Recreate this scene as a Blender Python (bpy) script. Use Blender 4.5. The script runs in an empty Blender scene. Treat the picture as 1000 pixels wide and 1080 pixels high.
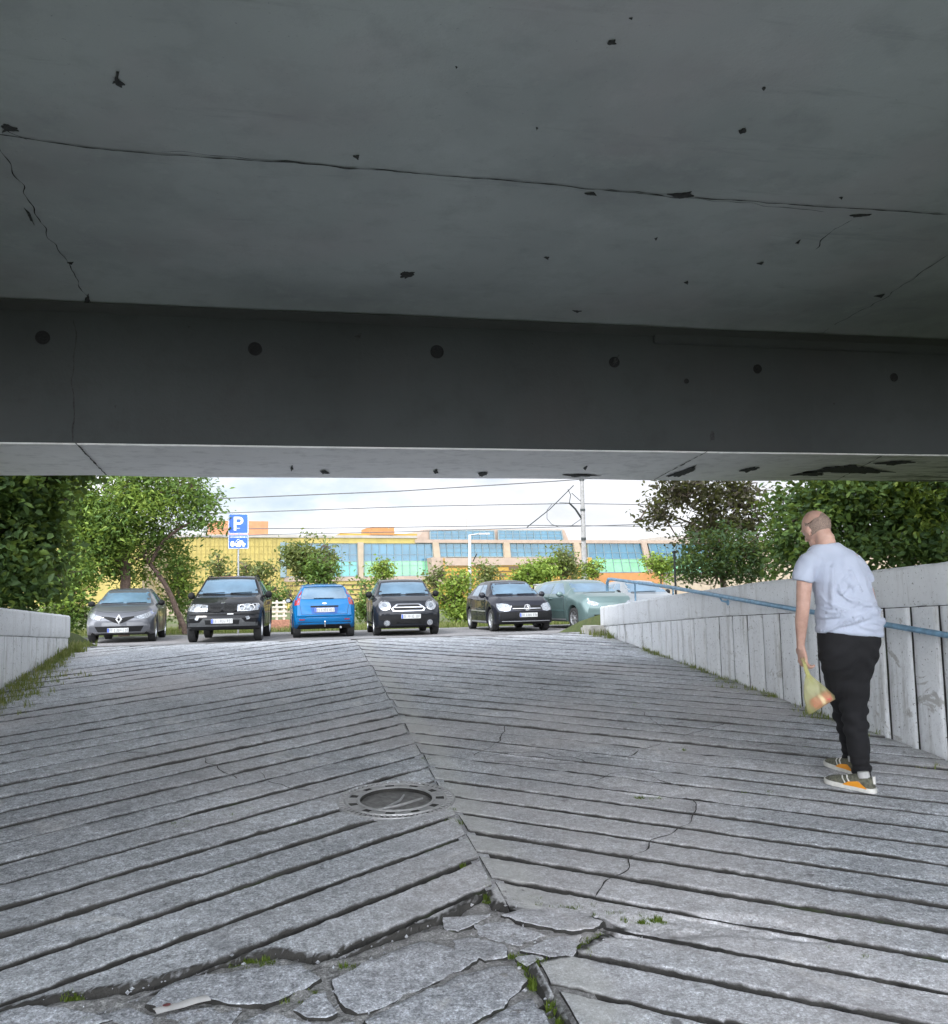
import bpy, bmesh, math, random
import numpy as np
from mathutils import Vector, Matrix, noise as mnoise
from mathutils.bvhtree import BVHTree
random.seed(7); RNG = np.random.default_rng(11)
scene = bpy.context.scene
COL = scene.collection
R_ = math.radians

# ------------------------------------------------------------------ camera
F_PX, PITCH, ROLL, YAW, EYE = 950.0, R_(5.4), R_(1.2), R_(11.8), 1.68
CF = Vector((math.sin(YAW)*math.cos(PITCH), math.cos(YAW)*math.cos(PITCH), math.sin(PITCH)))
_r = Vector((math.cos(YAW), -math.sin(YAW), 0)); _u = _r.cross(CF)
CR = _r*math.cos(ROLL) - _u*math.sin(ROLL); CU = _u*math.cos(ROLL) + _r*math.sin(ROLL)
CC = Vector((0, 0, EYE))
cam = bpy.data.cameras.new("camera"); camo = bpy.data.objects.new("camera", cam); COL.objects.link(camo)
m = Matrix((CR, CU, -CF)).transposed().to_4x4(); m.translation = CC
camo.matrix_world = m
cam.sensor_fit = 'HORIZONTAL'; cam.sensor_width = 36.0; cam.lens = 36*F_PX/1000
cam.clip_start = 0.05; cam.clip_end = 3000
scene.camera = camo

def ray(u, v): return CF + CR*((u-500)/F_PX) + CU*((540-v)/F_PX)
def at(u, v, Z): return CC + ray(u, v)*Z                       # point at depth Z
def atX(u, v, X): d = ray(u, v); return CC + d*(X/d.x)
def atY(u, v, Y): d = ray(u, v); return CC + d*(Y/d.y)
def atZ(u, v, z): d = ray(u, v); return CC + d*((z-EYE)/d.z)
S_RAMP = .09
def gp(u, v):                                                    # point on the ramp
    d = ray(u, v); return CC + d*(EYE/(S_RAMP*d.y-d.z))

def smooth(a, b, x):
    t = min(1, max(0, (x-a)/(b-a))); return t*t*(3-2*t)
def rz(y):                                                       # centre height of the ramp and the car park beyond
    if y <= 12.3: return S_RAMP*y
    if y <= 13.3:
        t = y-12.3; return S_RAMP*12.3 + .09*t - .0825*t*t
    z = S_RAMP*12.3 + .0075 - .075*(y-13.3)
    return max(z, .69)
def N3(x, y, z=0, s=1): return mnoise.noise(Vector((x*s, y*s, z*s)))

# ------------------------------------------------------------------ objects
def tag(o, label=None, cat=None, group=None, kind=None):
    if label: o['label'] = label
    if cat: o['category'] = cat
    if group: o['group'] = group
    if kind: o['kind'] = kind
    return o
def link(o, parent=None):
    COL.objects.link(o)
    if parent is not None:
        o.parent = parent
    return o
def empty(name, loc=(0,0,0), rz_=0):
    o = bpy.data.objects.new(name, None); o.empty_display_size = .2
    o.location = loc; o.rotation_euler = (0,0,rz_); COL.objects.link(o); return o
def meshobj(name, verts, faces, mats, parent=None, smooth_=False, mi=None, sharp=None):
    me = bpy.data.meshes.new(name)
    me.from_pydata([tuple(v) for v in verts], [], [tuple(f) for f in faces])
    for mm in (mats if isinstance(mats, (list, tuple)) else [mats]): me.materials.append(mm)
    if mi is not None: me.polygons.foreach_set('material_index', mi)
    if smooth_: me.polygons.foreach_set('use_smooth', [True]*len(me.polygons))
    me.update()
    if smooth_ and sharp: me.set_sharp_from_angle(angle=R_(sharp))
    o = bpy.data.objects.new(name, me); return link(o, parent)

class MB:
    """collects shapes, builds ONE mesh object"""
    def __init__(s): s.v=[]; s.f=[]; s.m=[]
    def add(s, v, f, m=0):
        n=len(s.v); s.v += [Vector(p) for p in v]; s.f += [tuple(i+n for i in q) for q in f]; s.m += [m]*len(f); return s
    def box(s, c, d, rot=None, m=0):
        c=Vector(c); hx,hy,hz=d[0]/2,d[1]/2,d[2]/2
        P=[Vector((x,y,z)) for z in (-hz,hz) for y in (-hy,hy) for x in (-hx,hx)]
        if rot is not None: P=[rot@p for p in P]
        return s.add([c+p for p in P], [(0,2,3,1),(4,5,7,6),(0,1,5,4),(2,6,7,3),(0,4,6,2),(1,3,7,5)], m)
    def tube(s, pts, r, n=8, m=0, cap=True):
        pts=[Vector(p) for p in pts]; rr=r if isinstance(r,(list,tuple)) else [r]*len(pts)
        V=[];Fc=[]; prev=None
        for i,p in enumerate(pts):
            d=(pts[min(i+1,len(pts)-1)]-pts[max(i-1,0)]); d=d.normalized() if d.length>1e-9 else Vector((0,0,1))
            if prev is None:
                a=Vector((0,0,1)) if abs(d.z)<.9 else Vector((1,0,0)); u=d.cross(a).normalized()
            else: u=(prev-d*prev.dot(d)).normalized()
            prev=u; w=d.cross(u)
            V += [p+(u*math.cos(2*math.pi*k/n)+w*math.sin(2*math.pi*k/n))*rr[i] for k in range(n)]
        for i in range(len(pts)-1):
            Fc += [(i*n+k, i*n+(k+1)%n, (i+1)*n+(k+1)%n, (i+1)*n+k) for k in range(n)]
        if cap: Fc += [tuple(range(n-1,-1,-1)), tuple((len(pts)-1)*n+k for k in range(n))]
        return s.add(V,Fc,m)
    def rings(s, rings, m=0, cap=True):
        n=len(rings[0]); V=[p for r in rings for p in r]; Fc=[]
        for i in range(len(rings)-1):
            Fc += [(i*n+k, i*n+(k+1)%n, (i+1)*n+(k+1)%n, (i+1)*n+k) for k in range(n)]
        if cap: Fc += [tuple(range(n-1,-1,-1)), tuple((len(rings)-1)*n+k for k in range(n))]
        return s.add(V,Fc,m)
    def lathe(s, prof, n=32, m=0, M=None, closed=False):
        V=[];Fc=[]
        for r,z in prof: V += [Vector((r*math.cos(2*math.pi*k/n), r*math.sin(2*math.pi*k/n), z)) for k in range(n)]
        L=len(prof)
        for i in range(L if closed else L-1):
            j=(i+1)%L
            Fc += [(i*n+k, i*n+(k+1)%n, j*n+(k+1)%n, j*n+k) for k in range(n)]
        if M is not None: V=[M@v for v in V]
        return s.add(V,Fc,m)
    def prism(s, poly, d, m=0):                                   # 3D outline extruded along vector d
        n=len(poly); d=Vector(d); P=[Vector(p) for p in poly]
        return s.add(P+[p+d for p in P], [tuple(range(n-1,-1,-1)), tuple(range(n,2*n))]+[(i,(i+1)%n,n+(i+1)%n,n+i) for i in range(n)], m)
    def build(s, name, mats, parent=None, sm=False, sharp=40, fix=True):
        o=meshobj(name, s.v, s.f, mats, parent, False, s.m)
        if fix:
            bm=bmesh.new(); bm.from_mesh(o.data); bmesh.ops.recalc_face_normals(bm, faces=bm.faces); bm.to_mesh(o.data); bm.free()
        if sm:
            o.data.polygons.foreach_set('use_smooth',[True]*len(o.data.polygons))
            if sharp: o.data.set_sharp_from_angle(angle=R_(sharp))
        return o
def bevel(o, w, seg=2, ang=35):
    bm=bmesh.new(); bm.from_mesh(o.data)
    es=[e for e in bm.edges if len(e.link_faces)==2 and e.calc_face_angle(0)>R_(ang)]
    bmesh.ops.bevel(bm, geom=es, offset=w, segments=seg, affect='EDGES', clamp_overlap=True)
    bm.to_mesh(o.data); bm.free(); return o

# ------------------------------------------------------------------ materials
class NT:
    def __init__(s, name):
        s.mat=bpy.data.materials.new(name); s.mat.use_nodes=True; s.t=s.mat.node_tree
        s.p=s.t.nodes['Principled BSDF']; s.co=s.n('ShaderNodeTexCoord')
    def n(s, typ, **kw):
        nd=s.t.nodes.new(typ)
        for k,v in kw.items():
            if k in nd.inputs and not hasattr(nd,k): nd.inputs[k].default_value=v
            else:
                try: setattr(nd,k,v)
                except Exception: nd.inputs[k].default_value=v
        return nd
    def l(s,a,b): s.t.links.new(a,b)
    def noise(s, scale, detail=4, rough=.55, vec=None, dist=0):
        nd=s.n('ShaderNodeTexNoise'); nd.inputs['Scale'].default_value=scale; nd.inputs['Detail'].default_value=detail
        nd.inputs['Roughness'].default_value=rough; nd.inputs['Distortion'].default_value=dist
        s.l(vec if vec is not None else s.co.outputs['Object'], nd.inputs['Vector']); return nd.outputs['Fac']
    def mapv(s, scale=(1,1,1), loc=(0,0,0)):
        nd=s.n('ShaderNodeMapping'); nd.inputs['Scale'].default_value=scale; nd.inputs['Location'].default_value=loc
        s.l(s.co.outputs['Object'], nd.inputs['Vector']); return nd.outputs['Vector']
    def ramp(s, fac, stops):
        nd=s.n('ShaderNodeValToRGB'); cr=nd.color_ramp
        while len(cr.elements)<len(stops): cr.elements.new(.5)
        for e,(p,c) in zip(cr.elements, stops):
            e.position=p; e.color=(c,c,c,1) if isinstance(c,(int,float)) else (*c,1)
        s.l(fac, nd.inputs['Fac']); return nd.outputs['Color']
    def mix(s, fac, a, b, mode='MIX'):
        nd=s.n('ShaderNodeMix'); nd.data_type='RGBA'; nd.blend_type=mode
        for sock,val in ((nd.inputs[0],fac),(nd.inputs[6],a),(nd.inputs[7],b)):
            if hasattr(val,'links') or hasattr(val,'node'): s.l(val,sock)
            elif isinstance(val,(int,float)): sock.default_value=val
            else: sock.default_value=(*val,1)
        return nd.outputs[2]
    def math(s, op, a, b=0.0):
        nd=s.n('ShaderNodeMath'); nd.operation=op
        for sock,val in ((nd.inputs[0],a),(nd.inputs[1],b)):
            if isinstance(val,(int,float)): sock.default_value=val
            else: s.l(val,sock)
        return nd.outputs[0]
    def base(s,c):
        if isinstance(c,tuple): s.p.inputs['Base Color'].default_value=(*c,1)
        else: s.l(c,s.p.inputs['Base Color'])
    def set(s, **kw):
        for k,v in kw.items(): s.p.inputs[k].default_value=v
        return s
    def bump(s, h, strength=.3, dist=.01):
        nd=s.n('ShaderNodeBump'); nd.inputs['Strength'].default_value=strength; nd.inputs['Distance'].default_value=dist
        s.l(h, nd.inputs['Height']); s.l(nd.outputs['Normal'], s.p.inputs['Normal'])

def simple(name, col, rough=.6, metal=0., var=.12, scale=6., bump=0., coat=0., spec=None):
    t=NT(name); t.set(Roughness=rough, Metallic=metal)
    if coat: t.set(**{'Coat Weight':coat,'Coat Roughness':.04})
    if spec is not None: t.p.inputs['Specular IOR Level'].default_value=spec
    f=t.noise(scale,5)
    a=tuple(max(0,c*(1-var)) for c in col); b=tuple(min(1,c*(1+var)) for c in col)
    t.base(t.ramp(f,[(.3,a),(.7,b)]))
    if bump: t.bump(t.noise(scale*8,4),bump,.01)
    return t.mat
M={}
def pavement(name, base=.23, tint=(1,1,1.0), mortar=False):
    t=NT(name); t.set(Roughness=.82); t.p.inputs['Specular IOR Level'].default_value=.35
    big=t.noise(.9,6,.6); mid=t.noise(7,6,.65); fine=t.noise(88,4,.85)
    vor=t.n('ShaderNodeTexVoronoi'); vor.inputs['Scale'].default_value=150; t.l(t.co.outputs['Object'],vor.inputs['Vector'])
    g=lambda k: tuple(base*k*c for c in tint)
    c=t.ramp(big,[(.32,g(.72)),(.5,g(1.0)),(.68,g(1.28))])
    c=t.mix(t.ramp(mid,[(.35,.0),(.72,.65)]),c,g(.66))
    sep=t.n('ShaderNodeSeparateColor'); t.l(vor.outputs['Color'],sep.inputs['Color'])
    c=t.mix(1.,c,t.ramp(fine,[(.30,.22),(.44,.80),(.55,1.15),(.70,2.3)]),'MULTIPLY')
    grit=t.noise(46,4,.8,vec=t.mapv(loc=(4,1,9)))
    c=t.mix(t.ramp(grit,[(.60,0.),(.68,.6)]),c,g(.34))
    c=t.mix(t.ramp(sep.outputs['Red'],[(.90,0.),(.95,.5)]),c,tuple(min(.8,base*1.9)*k for k in tint))
    blot=t.noise(26,4,.7,vec=t.mapv(loc=(1,8,3)))
    c=t.mix(1.,c,t.ramp(blot,[(.34,.62),(.5,1.0),(.66,1.28)]),'MULTIPLY')
    v2=t.n('ShaderNodeTexVoronoi'); v2.inputs['Scale'].default_value=3.4; t.l(t.co.outputs['Object'],v2.inputs['Vector'])
    c=t.mix(t.ramp(t.math('ADD',v2.outputs['Distance'],t.math('MULTIPLY',t.math('SUBTRACT',blot,.5),.22)),[(.045,.85),(.085,0.)]),c,g(.22))
    long=t.noise(3.0,6,.7,vec=t.mapv((.5,2.0,1.),(2,6,1)),dist=.5)
    c=t.mix(t.ramp(long,[(.52,0.),(.70,.55)]),c,g(.58))
    # dark oil blots and worn pale scuffs
    st=t.noise(2.6,7,.7,dist=.6)
    c=t.mix(t.ramp(st,[(.60,0.),(.69,.6)]),c,g(.45))
    st2=t.noise(1.7,6,.7,vec=t.mapv(loc=(13,5,2)),dist=.8)
    c=t.mix(t.ramp(st2,[(.60,0.),(.72,.6)]),c,tuple(base*1.6*k for k in (1.02,1,.96)))
    # broad faint reddish patches, scattered by noise
    st3=t.noise(.5,3,.5,vec=t.mapv(loc=(3,31,2)))
    c=t.mix(t.ramp(st3,[(.46,0.),(.64,.4)]),c,(base*1.18,base*1.08,base*1.05))
    if mortar:
        x=t.n('ShaderNodeSeparateXYZ'); t.l(t.co.outputs['Object'],x.inputs[0])
        e=t.math('ABSOLUTE',t.math('SUBTRACT',x.outputs['X'],1.03)); e=t.math('ADD',e,t.math('MULTIPLY',t.math('SUBTRACT',mid,.5),.25))
        c=t.mix(t.ramp(e,[(.04,.55),(.15,0.)]),c,(.56,.56,.53))
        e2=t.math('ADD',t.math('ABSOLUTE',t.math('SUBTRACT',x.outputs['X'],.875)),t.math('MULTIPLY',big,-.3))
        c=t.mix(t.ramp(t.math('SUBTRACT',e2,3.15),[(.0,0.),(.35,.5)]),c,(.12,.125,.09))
    at_=t.n('ShaderNodeAttribute'); at_.attribute_name='soil'
    c=t.mix(t.ramp(t.math('ADD',at_.outputs['Fac'],t.math('MULTIPLY',t.math('SUBTRACT',mid,.5),.5)),[(.25,0.),(.55,1.)]),c,(.05,.048,.044))
    t.base(c)
    h=t.math('ADD',t.math('MULTIPLY',fine,.6),t.math('MULTIPLY',mid,1.2))
    t.bump(h,1.,.012)
    return t.mat
M['pave']=pavement('ribbed_concrete',.53,(.96,1,1.055),True)
M['slab']=pavement('broken_slab_concrete',.47,(.96,1,1.07))
M['rubble']=pavement('crumbled_slab_bed',.31,(1,1,.99))
M['asphalt']=pavement('car_park_asphalt',.20,(1,1,1.01))
def dirt():
    t=NT('groove_dirt'); t.set(Roughness=.95)
    f=t.noise(9,6,.7); g=t.noise(2.2,5,.6)
    c=t.ramp(f,[(.3,(.018,.018,.017)),(.6,(.05,.048,.043)),(.8,(.10,.095,.085))])
    c=t.mix(t.ramp(g,[(.60,0.),(.70,.8)]),c,(.045,.07,.015))
    t.base(c); t.bump(t.noise(60,5,.7),.9,.02); return t.mat
M['dirt']=dirt()
def wallpaint(name, base=(.74,.76,.78), dirt=.6, streak=True):
    t=NT(name); t.set(Roughness=.85)
    big=t.noise(1.3,6,.6); f=t.noise(22,6,.7); pit=t.noise(48,3,.6)
    c=t.ramp(big,[(.3,tuple(b*.86 for b in base)),(.65,base)])
    c=t.mix(t.ramp(f,[(.5,0.),(.75,.35*dirt)]),c,tuple(b*.55 for b in base))
    c=t.mix(t.ramp(pit,[(.64,0.),(.69,.85)]),c,(.13,.125,.11))
    if streak:
        s=t.noise(5,5,.7,vec=t.mapv((1.6,1.6,.22)))
        c=t.mix(t.ramp(s,[(.52,0.),(.68,.65*dirt)]),c,(.27,.26,.235))
        s2=t.noise(3.2,6,.75,dist=1.0)
        c=t.mix(t.ramp(s2,[(.60,0.),(.645,.75*dirt)]),c,(.33,.32,.30))
    t.base(c); t.bump(t.math('ADD',f,t.math('MULTIPLY',t.ramp(pit,[(.6,0.),(.7,1.)]),-.8)),.5,.012); return t.mat
M['white_wall']=wallpaint('whitewashed_concrete')
M['white_panel']=wallpaint('whitewashed_board_panels',(.72,.74,.76),.95)
def bridge_mat(name, base, tint, board=None):
    t=NT(name); t.set(Roughness=.8)
    big=t.noise(.45,5,.55); mid=t.noise(3,6,.65); fine=t.noise(45,4,.6)
    g=lambda k: tuple(base*k*c for c in tint)
    c=t.ramp(big,[(.3,g(.76)),(.5,g(1.)),(.72,g(1.18))])
    c=t.mix(t.ramp(mid,[(.50,0.),(.76,.5)]),c,g(.62))
    dr=t.noise(1.5,6,.7,vec=t.mapv((2.2,2.2,.25),(5,0,0))); c=t.mix(t.ramp(dr,[(.54,0.),(.74,.35)]),c,g(1.3))
    s=t.noise(2,6,.7,vec=t.mapv((.35,2.2,2.2))); c=t.mix(t.ramp(s,[(.6,0.),(.72,.35)]),c,g(.5))
    c=t.mix(t.ramp(fine,[(.68,0.),(.74,.5)]),c,g(.35))
    s4=t.noise(.8,3,.5,vec=t.mapv(loc=(7,3,1))); c=t.mix(t.ramp(s4,[(.5,0.),(.7,.35)]),c,tuple(base*k for k in (1.03,.96,1.0)))
    t.base(c); t.bump(t.math('ADD',mid,t.math('MULTIPLY',fine,.4)),.35,.015); return t.mat
M['soffit']=bridge_mat('painted_soffit_concrete',.385,(.93,1.02,1.02))
M['beam']=bridge_mat('shade_toned_beam_concrete',.05,(.9,1.02,1.06))  # very dark base: the face's shade is put into the colour
M['haunch']=bridge_mat('dark_haunch_concrete',.05,(.95,1.02,1.0))  # dark base on a par with the beam face
def beam_bottom():
    t=NT('weathered_beam_underside'); t.set(Roughness=.85)
    big=t.noise(.7,6,.65); mid=t.noise(5,6,.7)
    c=t.ramp(big,[(.3,(.80,.795,.79)),(.7,(.90,.895,.89))])
    c=t.mix(t.ramp(mid,[(.5,0.),(.75,.5)]),c,(.38,.38,.38))
    v=t.mapv((.45,2.6,1),(4,0,0)); s=t.noise(2.3,6,.72,vec=v,dist=.6)
    x=t.n('ShaderNodeSeparateXYZ'); t.l(t.co.outputs['Object'],x.inputs[0])
    amt=t.ramp(t.math('MULTIPLY',x.outputs['X'],.1),[(.35,.0),(.66,1.)])
    c=t.mix(t.math('MULTIPLY',t.ramp(s,[(.50,0.),(.56,.92)]),amt),c,(.045,.045,.045))
    t.base(c); t.bump(mid,.4,.015); return t.mat
M['beam_under']=beam_bottom()
M['black_stain']=simple('spalled_dark_concrete',(.035,.037,.038),.95,0,.5,40,.5)
M['pit_ring']=simple('tie_hole_mortar',(.010,.0105,.012),.9,0,.4,60,.4)
def grass_mat(name,a,b,c3):
    t=NT(name); t.set(Roughness=.6)
    g=t.n('ShaderNodeNewGeometry'); r=t.ramp(g.outputs['Random Per Island'],[(0.,a),(.55,b),(1.,c3)])
    t.base(r)
    tr=t.n('ShaderNodeBsdfTranslucent'); t.l(t.mix(.5,r,(.30,.36,.05),'MIX'),tr.inputs['Color'])
    ms=t.n('ShaderNodeMixShader'); ms.inputs[0].default_value=.35
    out=[n for n in t.t.nodes if n.type=='OUTPUT_MATERIAL'][0]
    t.l(t.p.outputs[0],ms.inputs[1]); t.l(tr.outputs[0],ms.inputs[2]); t.l(ms.outputs[0],out.inputs['Surface'])
    t.p.inputs['Specular IOR Level'].default_value=.35
    return t.mat
M['leaf_dark']=grass_mat('dark_glossy_leaves',(.03,.066,.022),(.055,.11,.032),(.10,.17,.045))
M['leaf_deep']=grass_mat('deep_green_leaves',(.016,.04,.016),(.03,.068,.024),(.055,.10,.032))
M['leaf_mid']=grass_mat('mid_green_leaves',(.06,.12,.025),(.10,.18,.04),(.17,.26,.06))
M['leaf_lime']=grass_mat('lime_green_leaves',(.12,.2,.03),(.19,.28,.045),(.28,.36,.07))
M['leaf_olive']=grass_mat('olive_leaves',(.085,.12,.04),(.15,.18,.06),(.22,.24,.09))
M['leaf_plum']=grass_mat('dusky_plum_leaves',(.035,.03,.024),(.06,.048,.036),(.085,.085,.045))
M['grass']=grass_mat('grass_blades',(.10,.14,.03),(.16,.20,.05),(.30,.28,.13))
M['moss']=grass_mat('moss_tufts',(.06,.10,.012),(.11,.17,.02),(.17,.23,.035))
for k in ('leaf_dark',): pass
def ground_mat():
    t=NT('grassy_soil'); t.set(Roughness=.95)
    f=t.noise(6,6,.7); g=t.noise(.15,5,.6)
    c=t.ramp(f,[(.3,(.05,.075,.02)),(.55,(.09,.12,.03)),(.75,(.14,.13,.06))])
    c=t.mix(t.ramp(g,[(.45,0.),(.6,.6)]),c,(.13,.115,.07)); t.base(c); t.bump(t.noise(40,5,.7),.8,.05); return t.mat
M['ground']=ground_mat()
M['bark']=simple('grey_brown_bark',(.10,.075,.055),.95,0,.45,14,.9)
M['bark_red']=simple('reddish_bark',(.11,.075,.058),.95,0,.4,14,.9)
# ------------------------------------------------------------------ ribbed concrete ramp
XL, XR, XV, YTOP = -2.76, 4.45, .93, 12.72
def inpoly(x, y, P):
    c=False; n=len(P); j=n-1
    for i in range(n):
        xi,yi=P[i]; xj,yj=P[j]
        if (yi>y)!=(yj>y) and x<(xj-xi)*(y-yi)/(yj-yi)+xi: c=not c
        j=i
    return c
def edge_d(x,y,P):
    best=9
    for i in range(len(P)):
        (ax,ay),(bx,by)=P[i-1],P[i]; dx,dy=bx-ax,by-ay; t=max(0,min(1,((x-ax)*dx+(y-ay)*dy)/(dx*dx+dy*dy+1e-12)))
        best=min(best,math.hypot(x-ax-dx*t,y-ay-dy*t))
    return best
def g2(u,v): p=gp(u,v); return (p.x,p.y)
HOLE=[g2(*p) for p in [(-60,1075),(0,1066),(60,1050),(140,1040),(225,1017),(290,1003),(335,1010),(430,980),(470,968),(512,940),(522,953),(560,962),(632,970),(655,976),(606,1003),(556,1015),(575,1050),(620,1110),(640,1200),(-60,1200)]]
ERODE=[g2(*p) for p in [(635,968),(700,960),(800,963),(905,986),(870,998),(760,988),(690,992),(640,990)]]
BREAK=[g2(*p) for p in [(480,790),(640,780),(720,786),(770,805),(735,835),(690,850),(620,820),(500,806)]]
MANHOLE=(.635,5.48); MR=.338
BASEZ=-.05
def valley_x(y): return XV+.012*N3(y*1.7,3.1)+.01*N3(y*6,8.2)

V=[];Fc=[];MI=[];SOIL=[]
def strip_side(side):
    tan=math.tan(R_(34 if side<0 else 36)); pitch=.328 if side<0 else .3236
    c0=4.797 if side<0 else 3.886
    for k in range(-26, 46):
        ck=c0+k*pitch
        xs0,xs1=(XL,XV) if side<0 else (XV,XR)
        # line: left  y=ck+(x-XV)*tan ; right y=ck-(x-XV)*tan
        ymid=ck+(-1.8*tan if side<0 else -1.8*tan)
        near = ck<6.4
        fine_=ck<4.9+(.0 if side<0 else -.2)
        step=.014 if fine_ else (.03 if near else .06)
        n=int((xs1-xs0)/step)
        jl=RNG.uniform(-.03,.03)
        g0=(.027 if side<0 else .029)*(1 if ck<9 else .85)
        rows=None; cols=[]; segs=[]
        tilt=RNG.normal(0,.0025); lift=RNG.normal(0,.002)
        seed=k*7.31+(50 if side>0 else 0)
        tone=0
        for i in range(n+1):
            x=xs0+(xs1-xs0)*i/n
            yv=ck+(x-XV)*tan*(1 if side<0 else -1)
            if side<0: x=min(x, valley_x(yv)-.005+jl*.3*(i==n))
            else: x=max(x, valley_x(yv)+.006+(jl*.6 if i==0 else 0))
            ylo=yv; yhi=yv+pitch
            ok = ylo<YTOP and ylo>-1.2
            if ok:
                yhi2=min(yhi,YTOP)
                yc=(ylo+yhi2)/2
                if yhi2-ylo<.06: ok=False
            if not ok:
                if len(cols)>1: segs.append(cols)
                cols=[]; continue
            w1=max(.007, g0*(1+.35*N3(x*2.2,seed)+.45*N3(x*9,seed+3)+.35*N3(x*33,seed+5)) )
            w2=max(.007, g0*(1+.35*N3(x*2.2,seed+9)+.5*N3(x*9,seed+12)+.45*N3(x*25,seed)+.35*N3(x*55,seed)))
            if N3(x*2.3,seed+31)>.48: w1+=.016*(1+N3(x*17,seed+2))
            if N3(x*1.1,seed+20)>.42: w2+=.02*(N3(x*1.1,seed+20)-.42)/.3*(1+N3(x*14,seed))
            a=ylo+w1; b=yhi2-w2*.6
            H=b-a
            prof=[(a-.002,BASEZ),(a,-.012),(a+.005,-.003),(a+.016,0)]
            for t in (np.linspace(.06,.94,17) if fine_ else np.linspace(.1,.9,9) if near else (.2,.4,.6,.8)): prof.append((a+H*t,0))
            prof+= [(b-.014,0),(b-.004,-.004),(b,-.013),(b+.002,BASEZ)]
            col=[]
            for j,(y,dz) in enumerate(prof):
                z=rz(y)+dz
                if 2<=j<=len(prof)-4:
                    z+=.004*N3(x*2.1,y*2.1,seed)+.003*N3(x*8,y*8)+ .0022*N3(x*28,y*28)+.0012*N3(x*60,y*60) + lift + tilt*((y-a)/H-.5)*2
                    z-= .007*max(0,(y-a)/H-.75)*2 if side>0 else 0
                    if inpoly(x,y,ERODE): z-= (.014+.010*N3(x*9,y*22)+.006*N3(x*30,y*40))*smooth(0,.06,edge_d(x,y,ERODE))
                    hx_,hy_=x+.02*N3(x*7,y*7,4)+.008*N3(x*31,y*31),y+.025*N3(x*7,y*7,9)+.010*N3(x*33,y*33,2)
                    if y<4.6 and inpoly(hx_,hy_,HOLE): z-=.040*smooth(-.002,.016,edge_d(hx_,hy_,HOLE))
                    elif inpoly(x,y,BREAK): z-= .006+.012*N3(x*5,y*9)+.006*N3(x*22,y*22)
                xx,yy=x,y
                dx,dy=x-MANHOLE[0],y-MANHOLE[1]; d=math.hypot(dx,dy)
                if MR-.06<d<MR: xx,yy=MANHOLE[0]+dx/d*MR, MANHOLE[1]+dy/d*MR
                elif d<MR: z-=.11
                col.append(Vector((xx,yy,z)))
            cols.append(col)
        if len(cols)>1: segs.append(cols)
        for cols in segs:
            n0=len(V); L=len(cols[0])
            for c in cols:
                V.extend(c)
                for jj,p in enumerate(c):
                    q=min(jj,L-1-jj); sv=(1.,.62,.40,.16)[q] if q<4 else 0.
                    if p.y<4.7 and not inpoly(p.x,p.y,ERODE): sv=max(sv,min(1,max(0,((rz(p.y)-p.z)-.005)/.012)))
                    if p.y<4.7 and sv<.6:
                        e_=edge_d(p.x,p.y,HOLE)
                        if e_<.05: sv=max(sv,.55*smooth(.05,.012,e_)+.25*N3(p.x*40,p.y*40))
                    SOIL.append(sv)
            for i in range(len(cols)-1):
                for j in range(L-1):
                    Fc.append((n0+i*L+j, n0+(i+1)*L+j, n0+(i+1)*L+j+1, n0+i*L+j+1)); mq=1 if j in (0,L-2) else 0; q4=[V[t] for t in Fc[-1]]; hin=[(rz(t.y)-t.z)>.016 for t in q4] if mq==0 and q4[0].y<4.6 else [0]; MI.append(mq)
            for ci in (0,len(cols)-1):                            # end faces
                n1=len(V); base=[Vector((p.x,p.y,rz(p.y)+BASEZ)) for p in cols[ci]]; V.extend(base); SOIL.extend([1.]*len(base))
                o=n0+ci*L
                for j in range(L-1):
                    q=(o+j,o+j+1,n1+j+1,n1+j); Fc.append(q if ci==0 else q[::-1]); MI.append(1)
strip_side(-1); strip_side(1)
ramp=meshobj('ramp', V, Fc, [M['pave'],M['dirt'],M['rubble']], None, True, MI, 50); tag(ramp,kind='structure')
_a=ramp.data.attributes.new('soil','FLOAT','POINT'); _a.data.foreach_set('value',SOIL)
print('ramp verts', len(V))

# dirt bed in the grooves
V=[];Fc=[]
ys=[-1.4+.07*i for i in range(int((YTOP+1.4)/.07)+2)]; xs=[XL-.05+.06*i for i in range(int((XR-XL+.1)/.06)+2)]
for y in ys:
    for x in xs:
        V.append((x,y,rz(y)-.033+.012*N3(x*3,y*3)+.008*N3(x*14,y*14)-(.10 if math.hypot(x-MANHOLE[0],y-MANHOLE[1])<.30 else 0)))
nx=len(xs)
for j in range(len(ys)-1):
    for i in range(nx-1): Fc.append((j*nx+i,j*nx+i+1,(j+1)*nx+i+1,(j+1)*nx+i))
tag(meshobj('ramp_bed', V, Fc, M['dirt'], None, True), kind='structure')
V=[];Fc=[];idx={}
for j in range(85):
    for i in range(260):
        x=XL+.02+i*.02; y=2.4+j*.02
        if inpoly(x,y,HOLE) or (abs(x-.95)<.12 and y<4.15) or edge_d(x,y,HOLE)<.02:
            idx[i,j]=len(V); a=N3(x*6,y*9,2); c_=N3(x*17,y*22,5)
            V.append((x,y,rz(y)-.011+.010*a+.012*abs(N3(x*11,y*13,7))-.02*smooth(.05,.0,edge_d(x,y,HOLE))+.008*c_+.004*N3(x*50,y*50)))
for (i,j),k in idx.items():
    q=[(i,j),(i+1,j),(i+1,j+1),(i,j+1)]
    if all(p in idx for p in q): Fc.append(tuple(idx[p] for p in q))
tag(meshobj('ramp_rubble', V, Fc, M['rubble'], None, True), kind='structure')

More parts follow.
